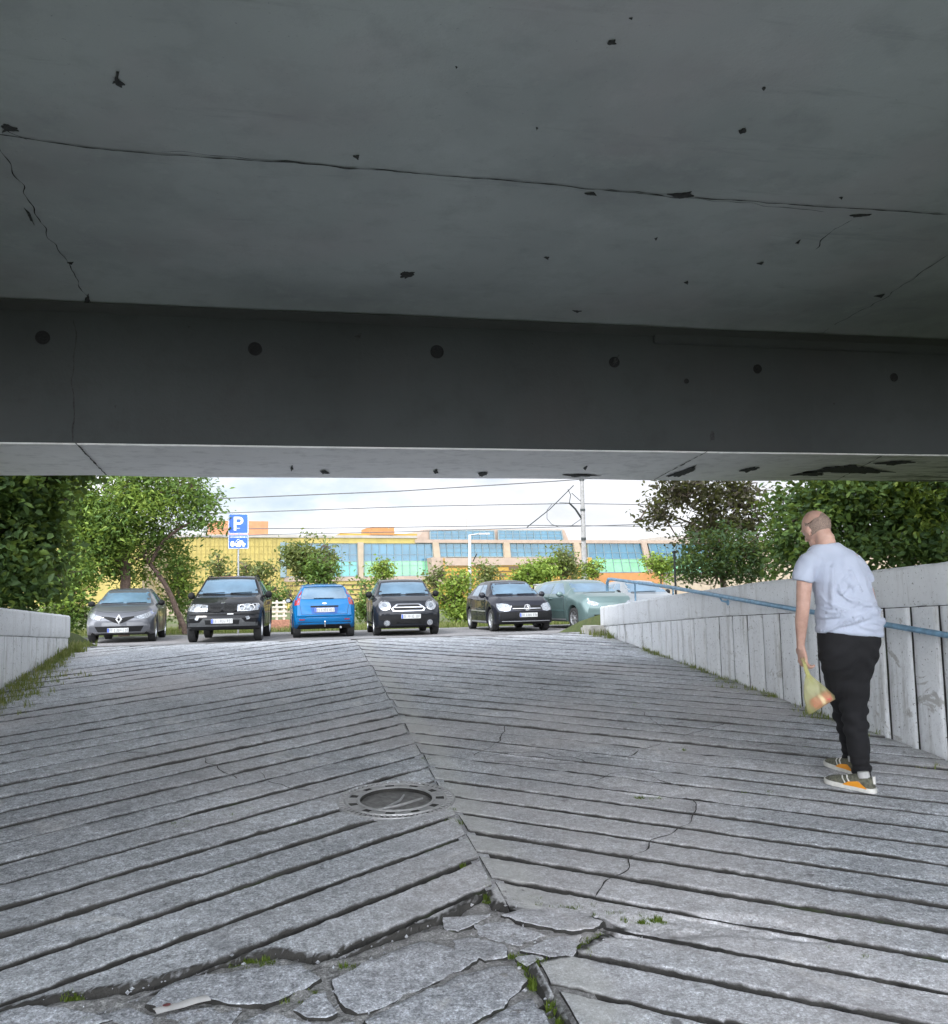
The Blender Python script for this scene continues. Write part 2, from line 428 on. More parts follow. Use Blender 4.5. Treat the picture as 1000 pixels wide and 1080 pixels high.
rngp=np.random.default_rng(31); V=[];Fc=[]                        # grit and crumbs of concrete
for _ in range(1500):
    x=rngp.uniform(-1.3,2.0); y=rngp.uniform(2.6,4.2)
    ins=inpoly(x,y,HOLE); e_=edge_d(x,y,HOLE)
    if not ins and not (e_<.06*rngp.uniform() or inpoly(x,y,ERODE)): continue
    r=.0025+.009*rngp.uniform()**3; n0=len(V); z=rz(y)+(-.012 if ins else -.004 if not inpoly(x,y,ERODE) else -.016)+r*.6
    ax=rngp.uniform(.6,1.3,3)
    for p in ((1,0,0),(-1,0,0),(0,1,0),(0,-1,0),(0,0,1),(0,0,-1)): V.append((x+p[0]*r*ax[0]*rngp.uniform(.7,1.2)+.3*r*p[1],y+p[1]*r*ax[1]*rngp.uniform(.7,1.2),z+p[2]*r*ax[2]*.8))
    Fc+=[(n0+a,n0+b,n0+c) for a,b,c in ((0,2,4),(2,1,4),(1,3,4),(3,0,4),(2,0,5),(1,2,5),(3,1,5),(0,3,5))]
tag(meshobj('grit', V, Fc, M['slab']), kind='stuff')
# broken slab pieces, traced as real stones with thickness
def stones():
    zA=lambda L:[(140+.34*x,930+.34*y) for x,y in L]; zB=lambda L:[(480+.32*x,880+.32*y) for x,y in L]
    polys=[zA([(40,385),(90,335),(180,305),(270,288),(420,265),(520,255),(560,285),(592,302),(540,335),(470,362),(410,388),(330,385),(220,372),(90,402)]),
     zA([(615,312),(700,268),(800,225),(900,186),(985,203),(1050,235),(1058,250),(900,330),(800,380),(700,410),(640,380)]),
     zA([(716,435),(800,395),(900,345),(1000,298),(1100,262),(1180,255),(1230,300),(1150,390),(1050,445),(900,520),(800,560)]),
     zA([(-120,410),(-20,390),(50,412),(80,420),(230,385),(345,395),(300,440),(200,500),(-60,540),(-140,480)]),
     zA([(330,430),(420,400),(480,420),(560,440),(640,440),(690,430),(700,450),(640,520),(520,580),(380,560),(280,520)]),
     zA([(500,400),(560,350),(600,345),(625,395),(640,415),(600,430),(540,425)]),
     zB([(150,268),(220,252),(290,246),(380,250),(440,272),(490,292),(460,318),(390,326),(290,308),(200,288)]),
     zB([(60,298),(130,287),(220,300),(296,326),(215,362),(140,345),(80,328)]),
     zB([(215,382),(320,328),(420,332),(405,378),(388,400),(330,398),(270,390)]),
     zB([(-10,342),(80,337),(165,360),(175,405),(95,418),(50,395),(0,385)]),
     zB([(-30,392),(40,395),(82,412),(50,436),(0,455),(-40,440)]),
     zB([(200,412),(255,396),(285,402),(240,432)]),
     zB([(60,640),(150,585),(250,528),(290,580),(320,640),(330,720),(60,740)]),
     zB([(-40,280),(20,272),(120,262),(60,300),(10,320),(-30,312)]),
     [(-40,1078),(30,1060),(80,1066),(120,1075),(60,1100),(-40,1110)]]
    V=[];Fc=[];SM=[]
    for pi,P in enumerate(polys):
        W=[Vector((*g2(*p),0)) for p in P]
        # fine jagged outline
        out=[]
        for i in range(len(W)):
            a,b=W[i],W[(i+1)%len(W)]; k=max(1,int((b-a).length/.018))
            nrm=Vector((-(b-a).y,(b-a).x,0)).normalized()
            for t in range(k):
                p=a.lerp(b,t/k); out.append(p+nrm*(.008*N3(p.x*38,p.y*38,pi)+.012*N3(p.x*12,p.y*12,pi)))
        c=sum(out,Vector())/len(out); n=len(out)
        lift=RNG.uniform(-.006,.008); tx,ty=RNG.normal(0,.016,2)
        def h(p): return rz(p.y)+lift+tx*(p.x-c.x)+ty*(p.y-c.y)+.006*N3(p.x*7,p.y*7)+.004*N3(p.x*22,p.y*22)+.0015*N3(p.x*60,p.y*60)
        n0=len(V); 
        ringsc=[(1.0,-.06),(1.0,-.012),(.985,-.003),(.96,0),(.8,0),(.6,0),(.4,0),(.2,0)]
        for sc,dz in ringsc:
            for p in out:
                q=c+(p-c)*sc; V.append(Vector((q.x,q.y,h(q)+dz)))
        V.append(Vector((c.x,c.y,h(c)))); cc=len(V)-1
        for r in range(len(ringsc)-1):
            for i in range(n): Fc.append((n0+r*n+i,n0+r*n+(i+1)%n,n0+(r+1)*n+(i+1)%n,n0+(r+1)*n+i)); SM.append(1 if r<2 else 0)
        r=len(ringsc)-1
        for i in range(n): Fc.append((n0+r*n+i,n0+r*n+(i+1)%n,cc)); SM.append(0)
    bm=MB(); bm.v=V; bm.f=Fc; bm.m=SM
    o=bm.build('broken_slabs',[M['slab'],M['dirt']],None,True,40); tag(o,kind='structure'); 
stones()

V=[];Fc=[]                                                       # mortar in the valley seam
for i in range(200):
    y=4.05+(YTOP-4.05)*i/199; xv=valley_x(y)
    if math.hypot(xv-MANHOLE[0],y-MANHOLE[1])<MR: continue
    for dx in (-.05,.0,.05): V.append((xv+dx,y,rz(y)-.010-(.012 if y<4.05 else 0)+.003*N3(y*9,dx*40)))
for i in range(len(V)//3-1):
    for k in (0,1): Fc.append((3*i+k,3*i+k+1,3*i+4+k,3*i+3+k))
tag(meshobj('ramp_seam', V, Fc, M['slab'], None, True), kind='structure')
# cracks
def crack_mesh(lines, name, mat_, parent, hfun, w=.006, jit=.012):
    V=[];Fc=[]
    for L in lines:
        pts=[]
        for a,b in zip(L[:-1],L[1:]):
            a,b=Vector(a),Vector(b); k=max(2,int((b-a).length/.03))
            for t in range(k): pts.append(a.lerp(b,t/k))
        pts.append(Vector(L[-1])); n0=len(V)
        for i,p in enumerate(pts):
            d=(pts[min(i+1,len(pts)-1)]-pts[max(0,i-1)]).normalized(); nr=hfun(None,d)
            q=p+nr*jit*N3(p.x*7,p.y*7,p.z*7); ww=max(.0012,w*(.7+1.1*N3(p.x*11+5,p.y*11,p.z*11)))*(.25 if i in(0,len(pts)-1) else 1)
            V += [hfun(q-nr*ww,None), hfun(q+nr*ww,None)]
        for i in range(len(pts)-1): Fc.append((n0+2*i,n0+2*i+1,n0+2*i+3,n0+2*i+2))
    return meshobj(name,V,Fc,mat_,parent)
def hr(q,d):
    if d is not None: return Vector((-d.y,d.x,0)).normalized()
    return Vector((q.x,q.y,rz(q.y)+.0045))
zC=lambda L:[(500+.5*x,780+.5*y) for x,y in L]; zD=lambda L:[(440+.46*x,660+.46*y) for x,y in L]
CR_L=[zC([(462,128),(466,175),(402,205),(340,245),(305,285),(250,345)]), zD([(395,305),(480,300),(560,270),(700,225)]),
      zD([(150,300),(260,290),(380,308),(392,318),(180,312)]), zD([(390,355),(470,335),(530,345),(610,372)]),
      zD([(205,230),(190,265),(130,300)]), zD([(470,180),(520,200),(560,235)]),
      [(215,800),(232,812),(250,822)],[(275,815),(290,828),(330,835)],[(130,792),(180,800)],
      zD([(0,165),(60,150),(170,160),(300,140)]), zD([(640,270),(760,275),(900,268)]), zD([(260,150),(330,130),(420,115)])]
ck=crack_mesh([[gp(*p) for p in L] for L in CR_L],'ramp_crack',M['dirt'],None,hr,.0045,.045); tag(ck,kind='structure')

# car park beyond the crest, and the ground all around
V=[];Fc=[]
ys=[YTOP-.02+.12*i for i in range(26)]+[15.9+.6*i for i in range(24)]; xs=[-16+.8*i for i in range(50)]
for y in ys:
    for x in xs: V.append((x,y,rz(y)+.0+ (.003*N3(x,y*2))))
nx=len(xs)
for j in range(len(ys)-1):
    for i in range(nx-1): Fc.append((j*nx+i,j*nx+i+1,(j+1)*nx+i+1,(j+1)*nx+i))
tag(meshobj('car_park', V, Fc, M['asphalt'], None, True), kind='structure')
def ground_z(x,y):
    side=abs(x-.85)
    out=smooth(3.62,3.78,side)
    hs=1.42 if y<12 else 1.42-(1.42-.62)*smooth(12,18.5,y)
    hs+= .06*N3(x*.8,y*.8)
    if y<0: hs=1.42*smooth(-14,0,y)
    ctr=rz(y)-.28 if y<29.5 else .69-.02*smooth(29.5,31,y)+.04*N3(x*.6,y*.6)
    if y<0: ctr=-.28
    if y>18.5: hs=ctr if side<16.5 or y>30 else .6
    z=ctr*(1-out)+hs*out if y<18.5 else hs
    if y>45: z=.65-.25*smooth(45,90,y)
    return z
ys=sorted(set([-400,-200,-80,-40,-25,-18]+[-14+1.0*i for i in range(64)]+[55,70,100,160,260,400,700,1100]))
xs=sorted(set([-1100,-600,-300,-150,-80,-50,-35,-25,-20]+[-18+1.0*i for i in range(14)]+[-3.3,-2.95,-2.90,-2.84,-2.79,-2.72,-1.5,0,2,4,4.4,4.46,4.51,4.57,4.62,4.8]+[5+1*i for i in range(16)]+[25,35,50,80,150,300,600,1100]))
V=[(x,y,ground_z(x,y)) for y in ys for x in xs]; nx=len(xs)
Fc=[(j*nx+i,j*nx+i+1,(j+1)*nx+i+1,(j+1)*nx+i) for j in range(len(ys)-1) for i in range(nx-1)]
tag(meshobj('ground', V, Fc, M['ground'], None, True), kind='structure')

# ------------------------------------------------------------------ manhole
mh=tag(empty('manhole',(MANHOLE[0],MANHOLE[1],rz(MANHOLE[1])),0),'round cast iron manhole with a toothed ring and sunken lid in the ribbed ramp','manhole')
mh.rotation_euler=(math.atan(S_RAMP),0,0)
M['iron']=simple('worn_cast_iron',(.38,.38,.38),.5,.5,.18,30,.1)
M['iron_dark']=simple('dirty_manhole_lid',(.20,.197,.19),.85,.15,.35,22,.5)
b=MB()
b.lathe([(.214,-.010),(.214,.004),(.219,.009),(.231,.009),(.236,.003),(.237,-.02)],72); b.lathe([(.286,-.02),(.286,.003),(.29,.008),(.301,.008),(.304,.002),(.304,-.02)],72); b.lathe([(.338,-.02),(.339,.001),(.343,.005),(.350,.005),(.354,-.001),(.357,-.06)],72)
for k in range(60):
    a=2*math.pi*k/60; b.box((.321*math.cos(a),.321*math.sin(a),-.002),(.036,.013,.012),Matrix.Rotation(a,3,'Z'))
for k in range(11):
    n_=9
    for q in range(n_): a=2*math.pi*(k+.62*(q+.5)/n_)/11; b.box((.261*math.cos(a),.261*math.sin(a),-.003),(.052,.0115,.012),Matrix.Rotation(a,3,'Z'))
b.build('ring',M['iron'],mh,True,30)
b=MB(); b.lathe([(.236,.0005),(.287,.0005)],60); b.lathe([(.303,-.0015),(.339,-.0015)],60); b.lathe([(.2135,-.045),(.2138,.002)],60); b.build('slot_dirt_and_rim_shade',M['dirt'],mh)  # dirt fills the slots; the dark inner wall stands in for shadow
b=MB(); b.lathe([(.35,-.03),(.35,-.012),(.365,-.014),(.372,-.03)],60); b.build('collar',M['dirt'],mh,True)
b=MB(); b.lathe([(.0,-.014),(.10,-.013),(.2,-.016),(.2145,-.02)],48)
b.build('lid',M['iron_dark'],mh,True)
b=MB(); b.tube([(-.10,-.15,-.009),(.02,-.02,-.005),(.06,.10,-.009)],[.008,.009,.006],6); b.tube([(-.14,-.155,-.008),(.0,-.11,-.004),(.16,.01,-.008)],[.008,.009,.006],6)
b.build('lifting_bar',M['iron'],mh,True)

# ------------------------------------------------------------------ retaining walls
def interp(T,y):
    if y<=T[0][0]:
        (a,b),(c,d)=T[0],T[1]; return b+(d-b)/(c-a)*(y-a)
    for (a,b),(c,d) in zip(T[:-1],T[1:]):
        if y<=c: return b+(d-b)*(y-a)/(c-a)
    (a,b),(c,d)=T[-2],T[-1]; return b+(d-b)/(c-a)*(y-a)
def wall(name,label,side,xf,y0,y1,top,line,parentname):
    """side +1: face looks to -X"""
    w=tag(empty(name,(xf,(y0+y1)/2,rz((y0+y1)/2))),label,'retaining wall')
    ox,oy,oz=w.location
    th=.30; s=side
    b=MB()                                                        # core
    n=int((y1-y0)/.25)
    for part in (0,):
        rr=[]
        for i in range(n+1):
            y=y0+(y1-.02-y0)*i/n; zt=interp(line,y)+.02; zb=rz(y)-.4
            x0=xf+s*.035; x1=xf+s*th
            rr.append([Vector((x0-ox,y-oy,zb-oz)),Vector((x1-ox,y-oy,zb-oz)),Vector((x1-ox,y-oy,zt-oz)),Vector((x0-ox,y-oy,zt-oz))])
        b.rings(rr)
    b.build('wall_core',M['dirt'],w)
    b=MB()                                                        # coping band with small chips
    rr=[]; n=int((y1-y0)/.045)
    for i in range(n+1):
        y=y0+(y1-y0)*i/n; zt=interp(top,y); zl=interp(line,y)
        k=.006*N3(y*3,1.3,s); chip=max(0,N3(y*5.3,7.7,s)-.35)*.09
        f=xf+k
        rr.append([Vector((p[0]-ox,y-oy,p[1]-oz)) for p in ((f+s*.012,zl+.006*N3(y*9,4.)),(f,zl+.018),(f+.002*N3(y*12,3.),(zl+zt)/2),(f+s*chip*.2,zt-.03-chip),(f+s*(.02+chip*.5),zt-.008-chip*.4+.006*N3(y*8,2.)),(f+s*.1,zt+.004*N3(y*5,2)),(f+s*.25,zt),(f+s*(th+.02),zt-.015),(f+s*(th+.02),zl))])
    b.rings(rr); b.build('coping_band',M['white_wall'],w,True,35)
    b=MB(); y=y1; pitch=.302                                       # vertical board panels
    while y>y0+.2:
        a=y-pitch; g=.013+.006*random.random(); yA=a+g; yB=y-g*.4
        cols=[]
        dxp=RNG.normal(0,.003)
        yy=[yA,yA+.006,yA+.015]+[yA+(yB-yA)*t for t in (.2,.4,.6,.8)]+[yB-.015,yB-.006,yB]
        dd=[.032,.008,.002,0,0,0,0,.002,.008,.032]
        ra=[]
        for q,d in zip(yy,dd):
            zt=interp(line,q)-.006; zb=rz(q)-.10; col=[]
            for t in range(15):
                z=zb+(zt-zb)*t/14
                e=d+dxp+.0035*N3(q*6,z*5)+.0025*N3(q*20,z*20)
                if d>.005: e+=max(0,N3(a*3,z*6)-.1)*.02
                col.append(Vector((xf+s*(.016+e)-ox,q-oy,z-oz)))
            ra.append(col)
        n0=len(b.v)
        for c in ra: b.v.extend(c)
        for i in range(len(ra)-1):
            for t in range(14): b.f.append((n0+i*15+t,n0+(i+1)*15+t,n0+(i+1)*15+t+1,n0+i*15+t+1)); b.m.append(0)
        y-=pitch
    o=b.build('board_panels',M['white_panel'],w,True,60,fix=False)
    if s>0: o.data.flip_normals()
    b=MB(); ya=y1; zt=interp(top,ya)-.02; zb=rz(ya)-.3            # end face
    b.box((xf+s*.17-ox,ya-.012-oy,(interp(line,ya)-.01+zb)/2-oz),(.29,.03,interp(line,ya)-.01-zb)); b.build('wall_end',M['white_wall'],w)
    return w
RT=[(5.405,1.864),(6.473,1.82),(7.968,1.776),(10.222,1.653),(12.5,1.512)]
RL=[(5.885,1.543),(7.654,1.471),(8.782,1.427),(12.3,1.234)]
wall('retaining_wall','tall whitewashed concrete wall with vertical board panels and a blue handrail, climbing beside the walking man',1,XR,-3,12.5,RT,RL,'')
LT=[(9.6,1.688),(12.6,1.56)]; LL=[(9.62,1.407),(12.6,1.262)]
wall('retaining_wall','low whitewashed concrete wall under the dark leafy tree, ending just before the grey hatchback',-1,XL,-3,12.62,LT,LL,'')

# small pale kerb stones where the right wall ends
M['stone']=simple('pale_kerb_stone',(.42,.41,.38),.9,0,.25,9,.4)
b=MB(); b.box((0,0,0),(.26,.42,.16)); o=b.build('kerb_stone',M['stone']); p=gp(626,667.5); o.location=(p.x,p.y,rz(p.y)+.03); bevel(o,.03); tag(o,'short pale kerb stone at the foot of the far end of the right wall','kerb')

# handrail
M['rail']=simple('blue_rail_paint',(.19,.34,.48),.45,.2,.25,20,.15)
hrl=tag(empty('handrail',(4.36,9,rz(9)+.8)),'blue tubular steel handrail running up along the right wall','handrail')
def rail_z(y): return interp([(5.2,1.345),(7.7,1.56),(9.85,1.752),(12.0,1.905)],y)
o_=Vector(hrl.location); b=MB()
pts=[Vector((4.36,y,rail_z(y)+.004*N3(y,1))) for y in np.linspace(1.2,11.75,30)]
pts+=[Vector((4.36,11.86,rail_z(11.8)+.0)),Vector((4.36,11.92,rail_z(11.8)-.05)),Vector((4.36,11.93,rail_z(11.8)-.17))]
b.tube([p-o_ for p in pts],.021,10); b.build('rail',M['rail'],hrl,True,60)
for y in (11.3,10.1):
    b=MB(); zt=interp(RT,y); b.tube([Vector((4.36,y,rail_z(y)-.005))-o_,Vector((4.40,y,rail_z(y)-.03))-o_,Vector((4.52,y,rail_z(y)-.06))-o_] if 0 else [Vector((4.52,y,zt-.02))-o_,Vector((4.52,y,rail_z(y)-.05))-o_,Vector((4.50,y,rail_z(y)-.02))-o_,Vector((4.36,y,rail_z(y)))-o_],.012,8)
    b.build('post',M['rail'],hrl,True,60)
for y in (8.6,6.9,4.6,3.0):
    b=MB(); b.tube([Vector((4.46,y,rail_z(y)-.07))-o_,Vector((4.38,y,rail_z(y)-.05))-o_,Vector((4.36,y,rail_z(y)-.012))-o_],.010,8)
    b.lathe([(0,0),(.03,0),(.03,.008),(0,.008)],12,0,Matrix.Translation(Vector((4.452,y,rail_z(y)-.07))-o_)@Matrix.Rotation(R_(-90),4,'Y'))
    b.build('bracket',M['rail'],hrl,True,40)
M['dark_metal']=simple('dark_painted_steel',(.03,.035,.035),.5,.4,.2,10)
b=MB(); p=atX(711,618,4.62); zt=atX(711,583,4.62).z; b.tube([(0,0,-.5),(0,0,zt-p.z)],.014,8); b.lathe([(0,0),(.03,0),(.025,.02),(0,.03)],10,0,Matrix.Translation((0,0,zt-p.z)))
o=b.build('post',M['dark_metal'],None,True); o.name='metal_post'; o.location=(4.64,p.y,p.z); tag(o,'thin dark metal post standing upright behind the far end of the right wall','post')

# ------------------------------------------------------------------ bridge overhead
br=tag(empty('footbridge',(2,4,0)),'massive grey concrete bridge deck crossing overhead','bridge'); bo=Vector(br.location)
YN,YF,ZB,ZC,YB=8.30,10.38,3.078,4.37,-.7  # rear deck edge, out of view, drawn in to let light under
b=MB(); nX=90
top=[];rr=[]
for i in range(nX+1):
    x=-24+52*i/nX
    e1=.010*N3(x*.9,2.2)+.006*N3(x*5,1.)+ .004*N3(x*17,5.); e2=.018*N3(x*.8,9.2)+.02*max(0,N3(x*2.3,4.4)-.2)+.006*N3(x*9,2)
    rr.append([Vector((x,y,z))-bo for y,z in ((YN+.10,ZC+.06),(YN+.02,ZC-.02+e1),(YN,ZC-.06+e1),(YN,ZB+.4),(YN,ZB+.012+e1*.3),(YN+.012,ZB+e1*.3),(YN+.7,ZB+.004*N3(x,1)),(YN+1.4,ZB+.004*N3(x,5)),(YF-.02,ZB+e2),(YF,ZB+.02+e2),(YF,ZC+.9),(YN+.10,ZC+.9))])
L=len(rr[0])
mi=[]
for i in range(nX):
    for k in range(L): b.f.append((i*L+k,i*L+(k+1)%L,(i+1)*L+(k+1)%L,(i+1)*L+k)); b.m.append(1 if k in (4,5,6,7,8) else 0)
b.v=[p for r in rr for p in r]; b.f+= [tuple(range(L)),tuple(nX*L+k for k in range(L))]; b.m+=[0,0]
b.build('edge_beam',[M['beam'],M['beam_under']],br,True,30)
b=MB(); V=[];nx=80; ny=40
for j in range(ny+1):
    for i in range(nx+1):
        x=-24+52*i/nx; y=YB+(YN+.1-YB)*j/ny; z=ZC+.012*N3(x*.6,y*.6)+.004*N3(x*2.5,y*2.5)
        z -= .05*smooth(YN-.35,YN+.1,y)
        V.append(Vector((x,y,z))-bo)
Fc=[(j*(nx+1)+i,j*(nx+1)+i+1,(j+1)*(nx+1)+i+1,(j+1)*(nx+1)+i) for j in range(ny) for i in range(nx)]
n0=len(V)
V += [Vector((x,y,ZC+.55))-bo for x,y in ((-24,YB),(28,YB),(28,YN+.1),(-24,YN+.1))]
c=[0,nx,(ny+1)*(nx+1)-1,ny*(nx+1)]
Fc += [(n0,n0+1,n0+2,n0+3)]+[(c[k],c[(k+1)%4],n0+(k+1)%4,n0+k) for k in range(4)]
bb=MB(); bb.add(V,Fc); bb.build('deck_slab',M['soffit'],br,True,30)
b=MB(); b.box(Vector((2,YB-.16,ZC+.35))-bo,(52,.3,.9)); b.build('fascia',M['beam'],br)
for x in (-23.2,27.2):
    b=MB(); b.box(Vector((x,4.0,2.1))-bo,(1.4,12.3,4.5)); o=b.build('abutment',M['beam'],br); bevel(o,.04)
# ledge along the right of the beam face, under the fillet
b=MB(); xa=atY(690,376,YN).x
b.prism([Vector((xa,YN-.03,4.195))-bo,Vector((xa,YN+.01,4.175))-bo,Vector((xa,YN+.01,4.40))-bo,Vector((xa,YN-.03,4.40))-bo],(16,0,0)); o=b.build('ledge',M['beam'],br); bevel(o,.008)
# recessed formwork tie holes
for u,v,r in ((45,356,.062),(269,368,.064),(461,371,.066),(648,382,.055),(724,402,.026),(799,389,.048),(943,398,.046)):
    p=atY(u,v,YN)-bo; b=MB(); Mx=Matrix.Translation(p)@Matrix.Rotation(R_(90),4,'X')
    n=22; prof=[(r*1.0,-.002),(r*.98,.006),(r*.80,.005),(r*.72,.0015),(.0,.0012)]
    b.lathe(prof,n,0,Mx)
    for k in range(6):
        a=k*1.05+u; rr_=r*(.35+.5*random.random()); b.box(Mx@Vector((rr_*math.cos(a),rr_*math.sin(a),.004)),(r*.35,.008,r*.16),Matrix.Rotation(a,3,'Y'))
    b.build('tie_hole',[M['pit_ring']],br,True,30)
# joints and cracks of the soffit
def hc(q,d):
    if d is not None: return Vector((-d.y,d.x,0)).normalized()
    return Vector((q.x,q.y,ZC+.012*N3(q.x*.6,q.y*.6)+.004*N3(q.x*2.5,q.y*2.5)-.05*smooth(YN-.35,YN+.1,q.y)-.006))-bo
cz=lambda u,v: atZ(u,v,ZC)
jl=[[cz(-80,136),cz(0,141),cz(120,158),cz(300,170),cz(500,187),cz(700,205),cz(860,216),cz(1090,231)]]
o=crack_mesh(jl,'construction_joint',M['black_stain'],br,hc,.0065,.015)
for _l in ([[cz(0,155),cz(30,210),cz(60,262),cz(97,318)],[cz(1000,268),cz(930,315),cz(868,348)],[cz(0,132),cz(30,147)],[cz(640,198),cz(760,211),cz(870,222)],[cz(170,157),cz(430,182)],[cz(860,262),cz(878,240),cz(900,232)]]): crack_mesh([_l],'construction_joint',M['pit_ring'],br,hc,.0035,.03)
def spall(poly,name='spall',plane='c'):
    P=[]
    W=[cz(*p) if plane=='c' else (atY(p[0],p[1],YN) if plane=='b' else atZ(p[0],p[1],ZB)) for p in poly]
    cc=sum(W,Vector())/len(W); W=[cc+(w-cc)*(.68 if plane!='u' or len(W)>4 else .5) for w in W]
    for i in range(len(W)):
        a,b=W[i],W[(i+1)%len(W)]
        for t in (0,.14,.28,.42,.56,.7,.85):
            q=a.lerp(b,t); q=cc+(q-cc)*(1+.45*N3(q.x*23+t*3,q.y*23,q.z*23)+.3*N3(q.x*70,q.y*70,q.z*70))
            if plane=='c': q=Vector(hc(q,None))+Vector((0,0,-.002))
            elif plane=='b': q=Vector((q.x,YN-.004,q.z))-bo
            else: q=Vector((q.x,q.y,ZB-.012))-bo
            P.append(q)
    b=MB(); b.prism(P,(0,0,.004) if plane!='b' else (0,.004,0)); b.build(name,M['black_stain'],br)
for P in ([(116,88),(122,72),(126,70),(124,82),(135,90),(130,93)],[(418,289),(425,284),(440,286),(436,292),(425,295)],[(24,216),(32,223),(37,238),(32,232)],
          [(70,276),(78,275),(76,279)],[(638,43),(650,40),(652,46),(641,48)],[(662,18),(668,17),(667,20)],[(802,92),(809,90),(806,96)],[(778,136),(787,132),(789,138),(780,141)],
          [(572,270),(580,269),(579,274)],[(615,202),(628,201),(630,205),(618,205)],[(700,203),(731,200),(735,206),(715,209)],[(838,256),(846,250),(842,258)],[(720,297),(727,295),(726,300)],
          [(796,277),(807,275),(804,280)],[(920,311),(936,307),(930,314)],[(0,128),(20,134),(22,138),(0,140)],[(370,163),(380,162),(378,168)],[(884,207),(890,206),(888,210)],[(480,69),(483,70),(481,73)],[(602,326),(616,327),(608,330)],
          [(690,250),(694,248),(692,253)],[(565,133),(568,134),(566,137)],[(895,225),(925,224),(921,227),(897,229)],[(85,316),(94,306),(97,318)]): spall(P)
for P in ([(748,458),(752,452),(756,464),(749,468)],[(120,428),(123,427),(122,431)],[(372,354),(384,349),(381,356),(375,361)],[(197,343),(202,344),(199,347)],[(648,375),(655,372),(651,385),(644,389)],[(878,425),(881,424),(880,428)],[(560,362),(563,361),(562,365)]): spall(P,'spall','b')
for P in ([(305,492),(309,486),(311,495),(306,499)],[(334,495),(344,493),(352,499),(338,501)],[(455,494),(462,492),(465,500),(456,500)],[(500,497),(520,494),(516,502),(502,503)],[(580,499),(620,498),(650,501),(600,504)],[(612,492),(622,488),(618,498)],[(835,498),(870,490),(900,488),(930,491),(955,498),(900,501)],[(815,502),(850,494),(885,497),(870,503)],[(900,488),(950,483),(990,486),(940,492)],[(690,505),(735,489),(742,485),(735,496),(712,505)],[(770,496),(800,489),(812,491),(785,500)]): spall(P,'stain','u')
crack=[[atZ(80,466,ZB),atZ(112,500,ZB)],[atZ(748,474,ZB),atZ(690,505,ZB)],[atZ(930,480,ZB),atZ(880,507,ZB)]]
def hu(q,d):
    if d is not None: return Vector((-d.y,d.x,0)).normalized()
    return Vector((q.x,q.y,ZB-.010))-bo
for _l in crack: crack_mesh([_l],'construction_joint',M['black_stain'],br,hu,.008,.01)
def hb(q,d):
    if d is not None: return Vector((d.z,0,-d.x)).normalized()
    return Vector((q.x,YN-.004,q.z))-bo
crack_mesh([[atY(79,338,YN),atY(78,390,YN),atY(77,430,YN),atY(76,466,YN)]],'construction_joint',M['black_stain'],br,hb,.006,.03)
b=MB(); rr=[]
for i in range(121):
    x=-10+22*i/120; k=.015*N3(x*1.3,4.)+.010*N3(x*6,2.)
    rr.append([Vector((x,y,z))-bo for y,z in ((YN-.09+k,ZC-.045),(YN+.02,ZC-.045),(YN+.02,ZC-.115+k),(YN-.03,ZC-.10+k))])
b.rings(rr); b.build('haunch',M['haunch'],br,True,50)
# ------------------------------------------------------------------ cars
def paint(name,col,metal=.35,rough=.32,coat=.65):
    t=NT(name); t.set(Roughness=rough if metal>.25 else .6,Metallic=metal); t.set(**{'Coat Weight':coat,'Coat Roughness':.02}); t.p.inputs['Specular IOR Level'].default_value=.3 if metal>.25 else .1
    d=t.noise(3,6,.65); t.base(t.ramp(d,[(.35,col),(.75,tuple(c*.9+.001 for c in col))])); return t.mat
M['glass']=simple('car_window_glass',(.08,.135,.185),.04,0,.3,1.2,0,0,1.);  # blue base stands in for reflected sky, besides the glass tint
M['rubber']=simple('tyre_rubber',(.022,.022,.022),.85,0,.3,30,.2)
M['alloy']=simple('wheel_alloy',(.45,.46,.47),.35,.7,.15,20)
M['black_plastic']=simple('black_plastic_trim',(.009,.0095,.010),.65,0,.25,25,.1,0,.2)
M['under']=simple('dark_underbody',(.008,.008,.008),.95)
M['chrome']=simple('bright_chrome',(.55,.56,.58),.15,1.,.05,10)
M['lamp']=simple('clear_lamp_lens',(.26,.28,.30),.12,.3,.5,26,0,1.)
M['lampdark']=simple('smoked_lamp_lens',(.14,.16,.18),.1,.3,.4,30,0,1.)
M['redlamp']=simple('red_tail_lens',(.28,.015,.02),.15,0,.25,30,0,1.)
M['amber']=simple('amber_lens',(.6,.2,.02),.2,0,.2,20,0,1.)
M['plate']=simple('white_number_plate',(.48,.49,.48),.4,0,.05,20)
M['plate_blue']=simple('blue_plate_band',(.03,.08,.38),.4)
M['plate_ink']=simple('plate_ink',(.05,.05,.06),.5)
M['seat']=simple('grey_seat_fabric',(.10,.10,.105),.9)
def cr(P,t):
    n=len(P)-1; t=min(max(t,0),n-1e-6); i=int(t); f=t-i
    p0=P[max(i-1,0)];p1=P[i];p2=P[i+1];p3=P[min(i+2,n)]
    return tuple(.5*((2*b)+(c-a)*f+(2*a-5*b+4*c-d)*f*f+(-a+3*b-3*c+d)*f**3) for a,b,c,d in zip(p0,p1,p2,p3))
def lut(T,y): 
    if y<=T[0][0]: return T[0][1]
    for (a,b),(c,d) in zip(T[:-1],T[1:]):
        if y<=c:
            t=(y-a)/(c-a); return b+(d-b)*t
    return T[-1][1]
def lut_s(T,y,h=.05): return (lut(T,y-h)+2*lut(T,y)+lut(T,y+h))/4

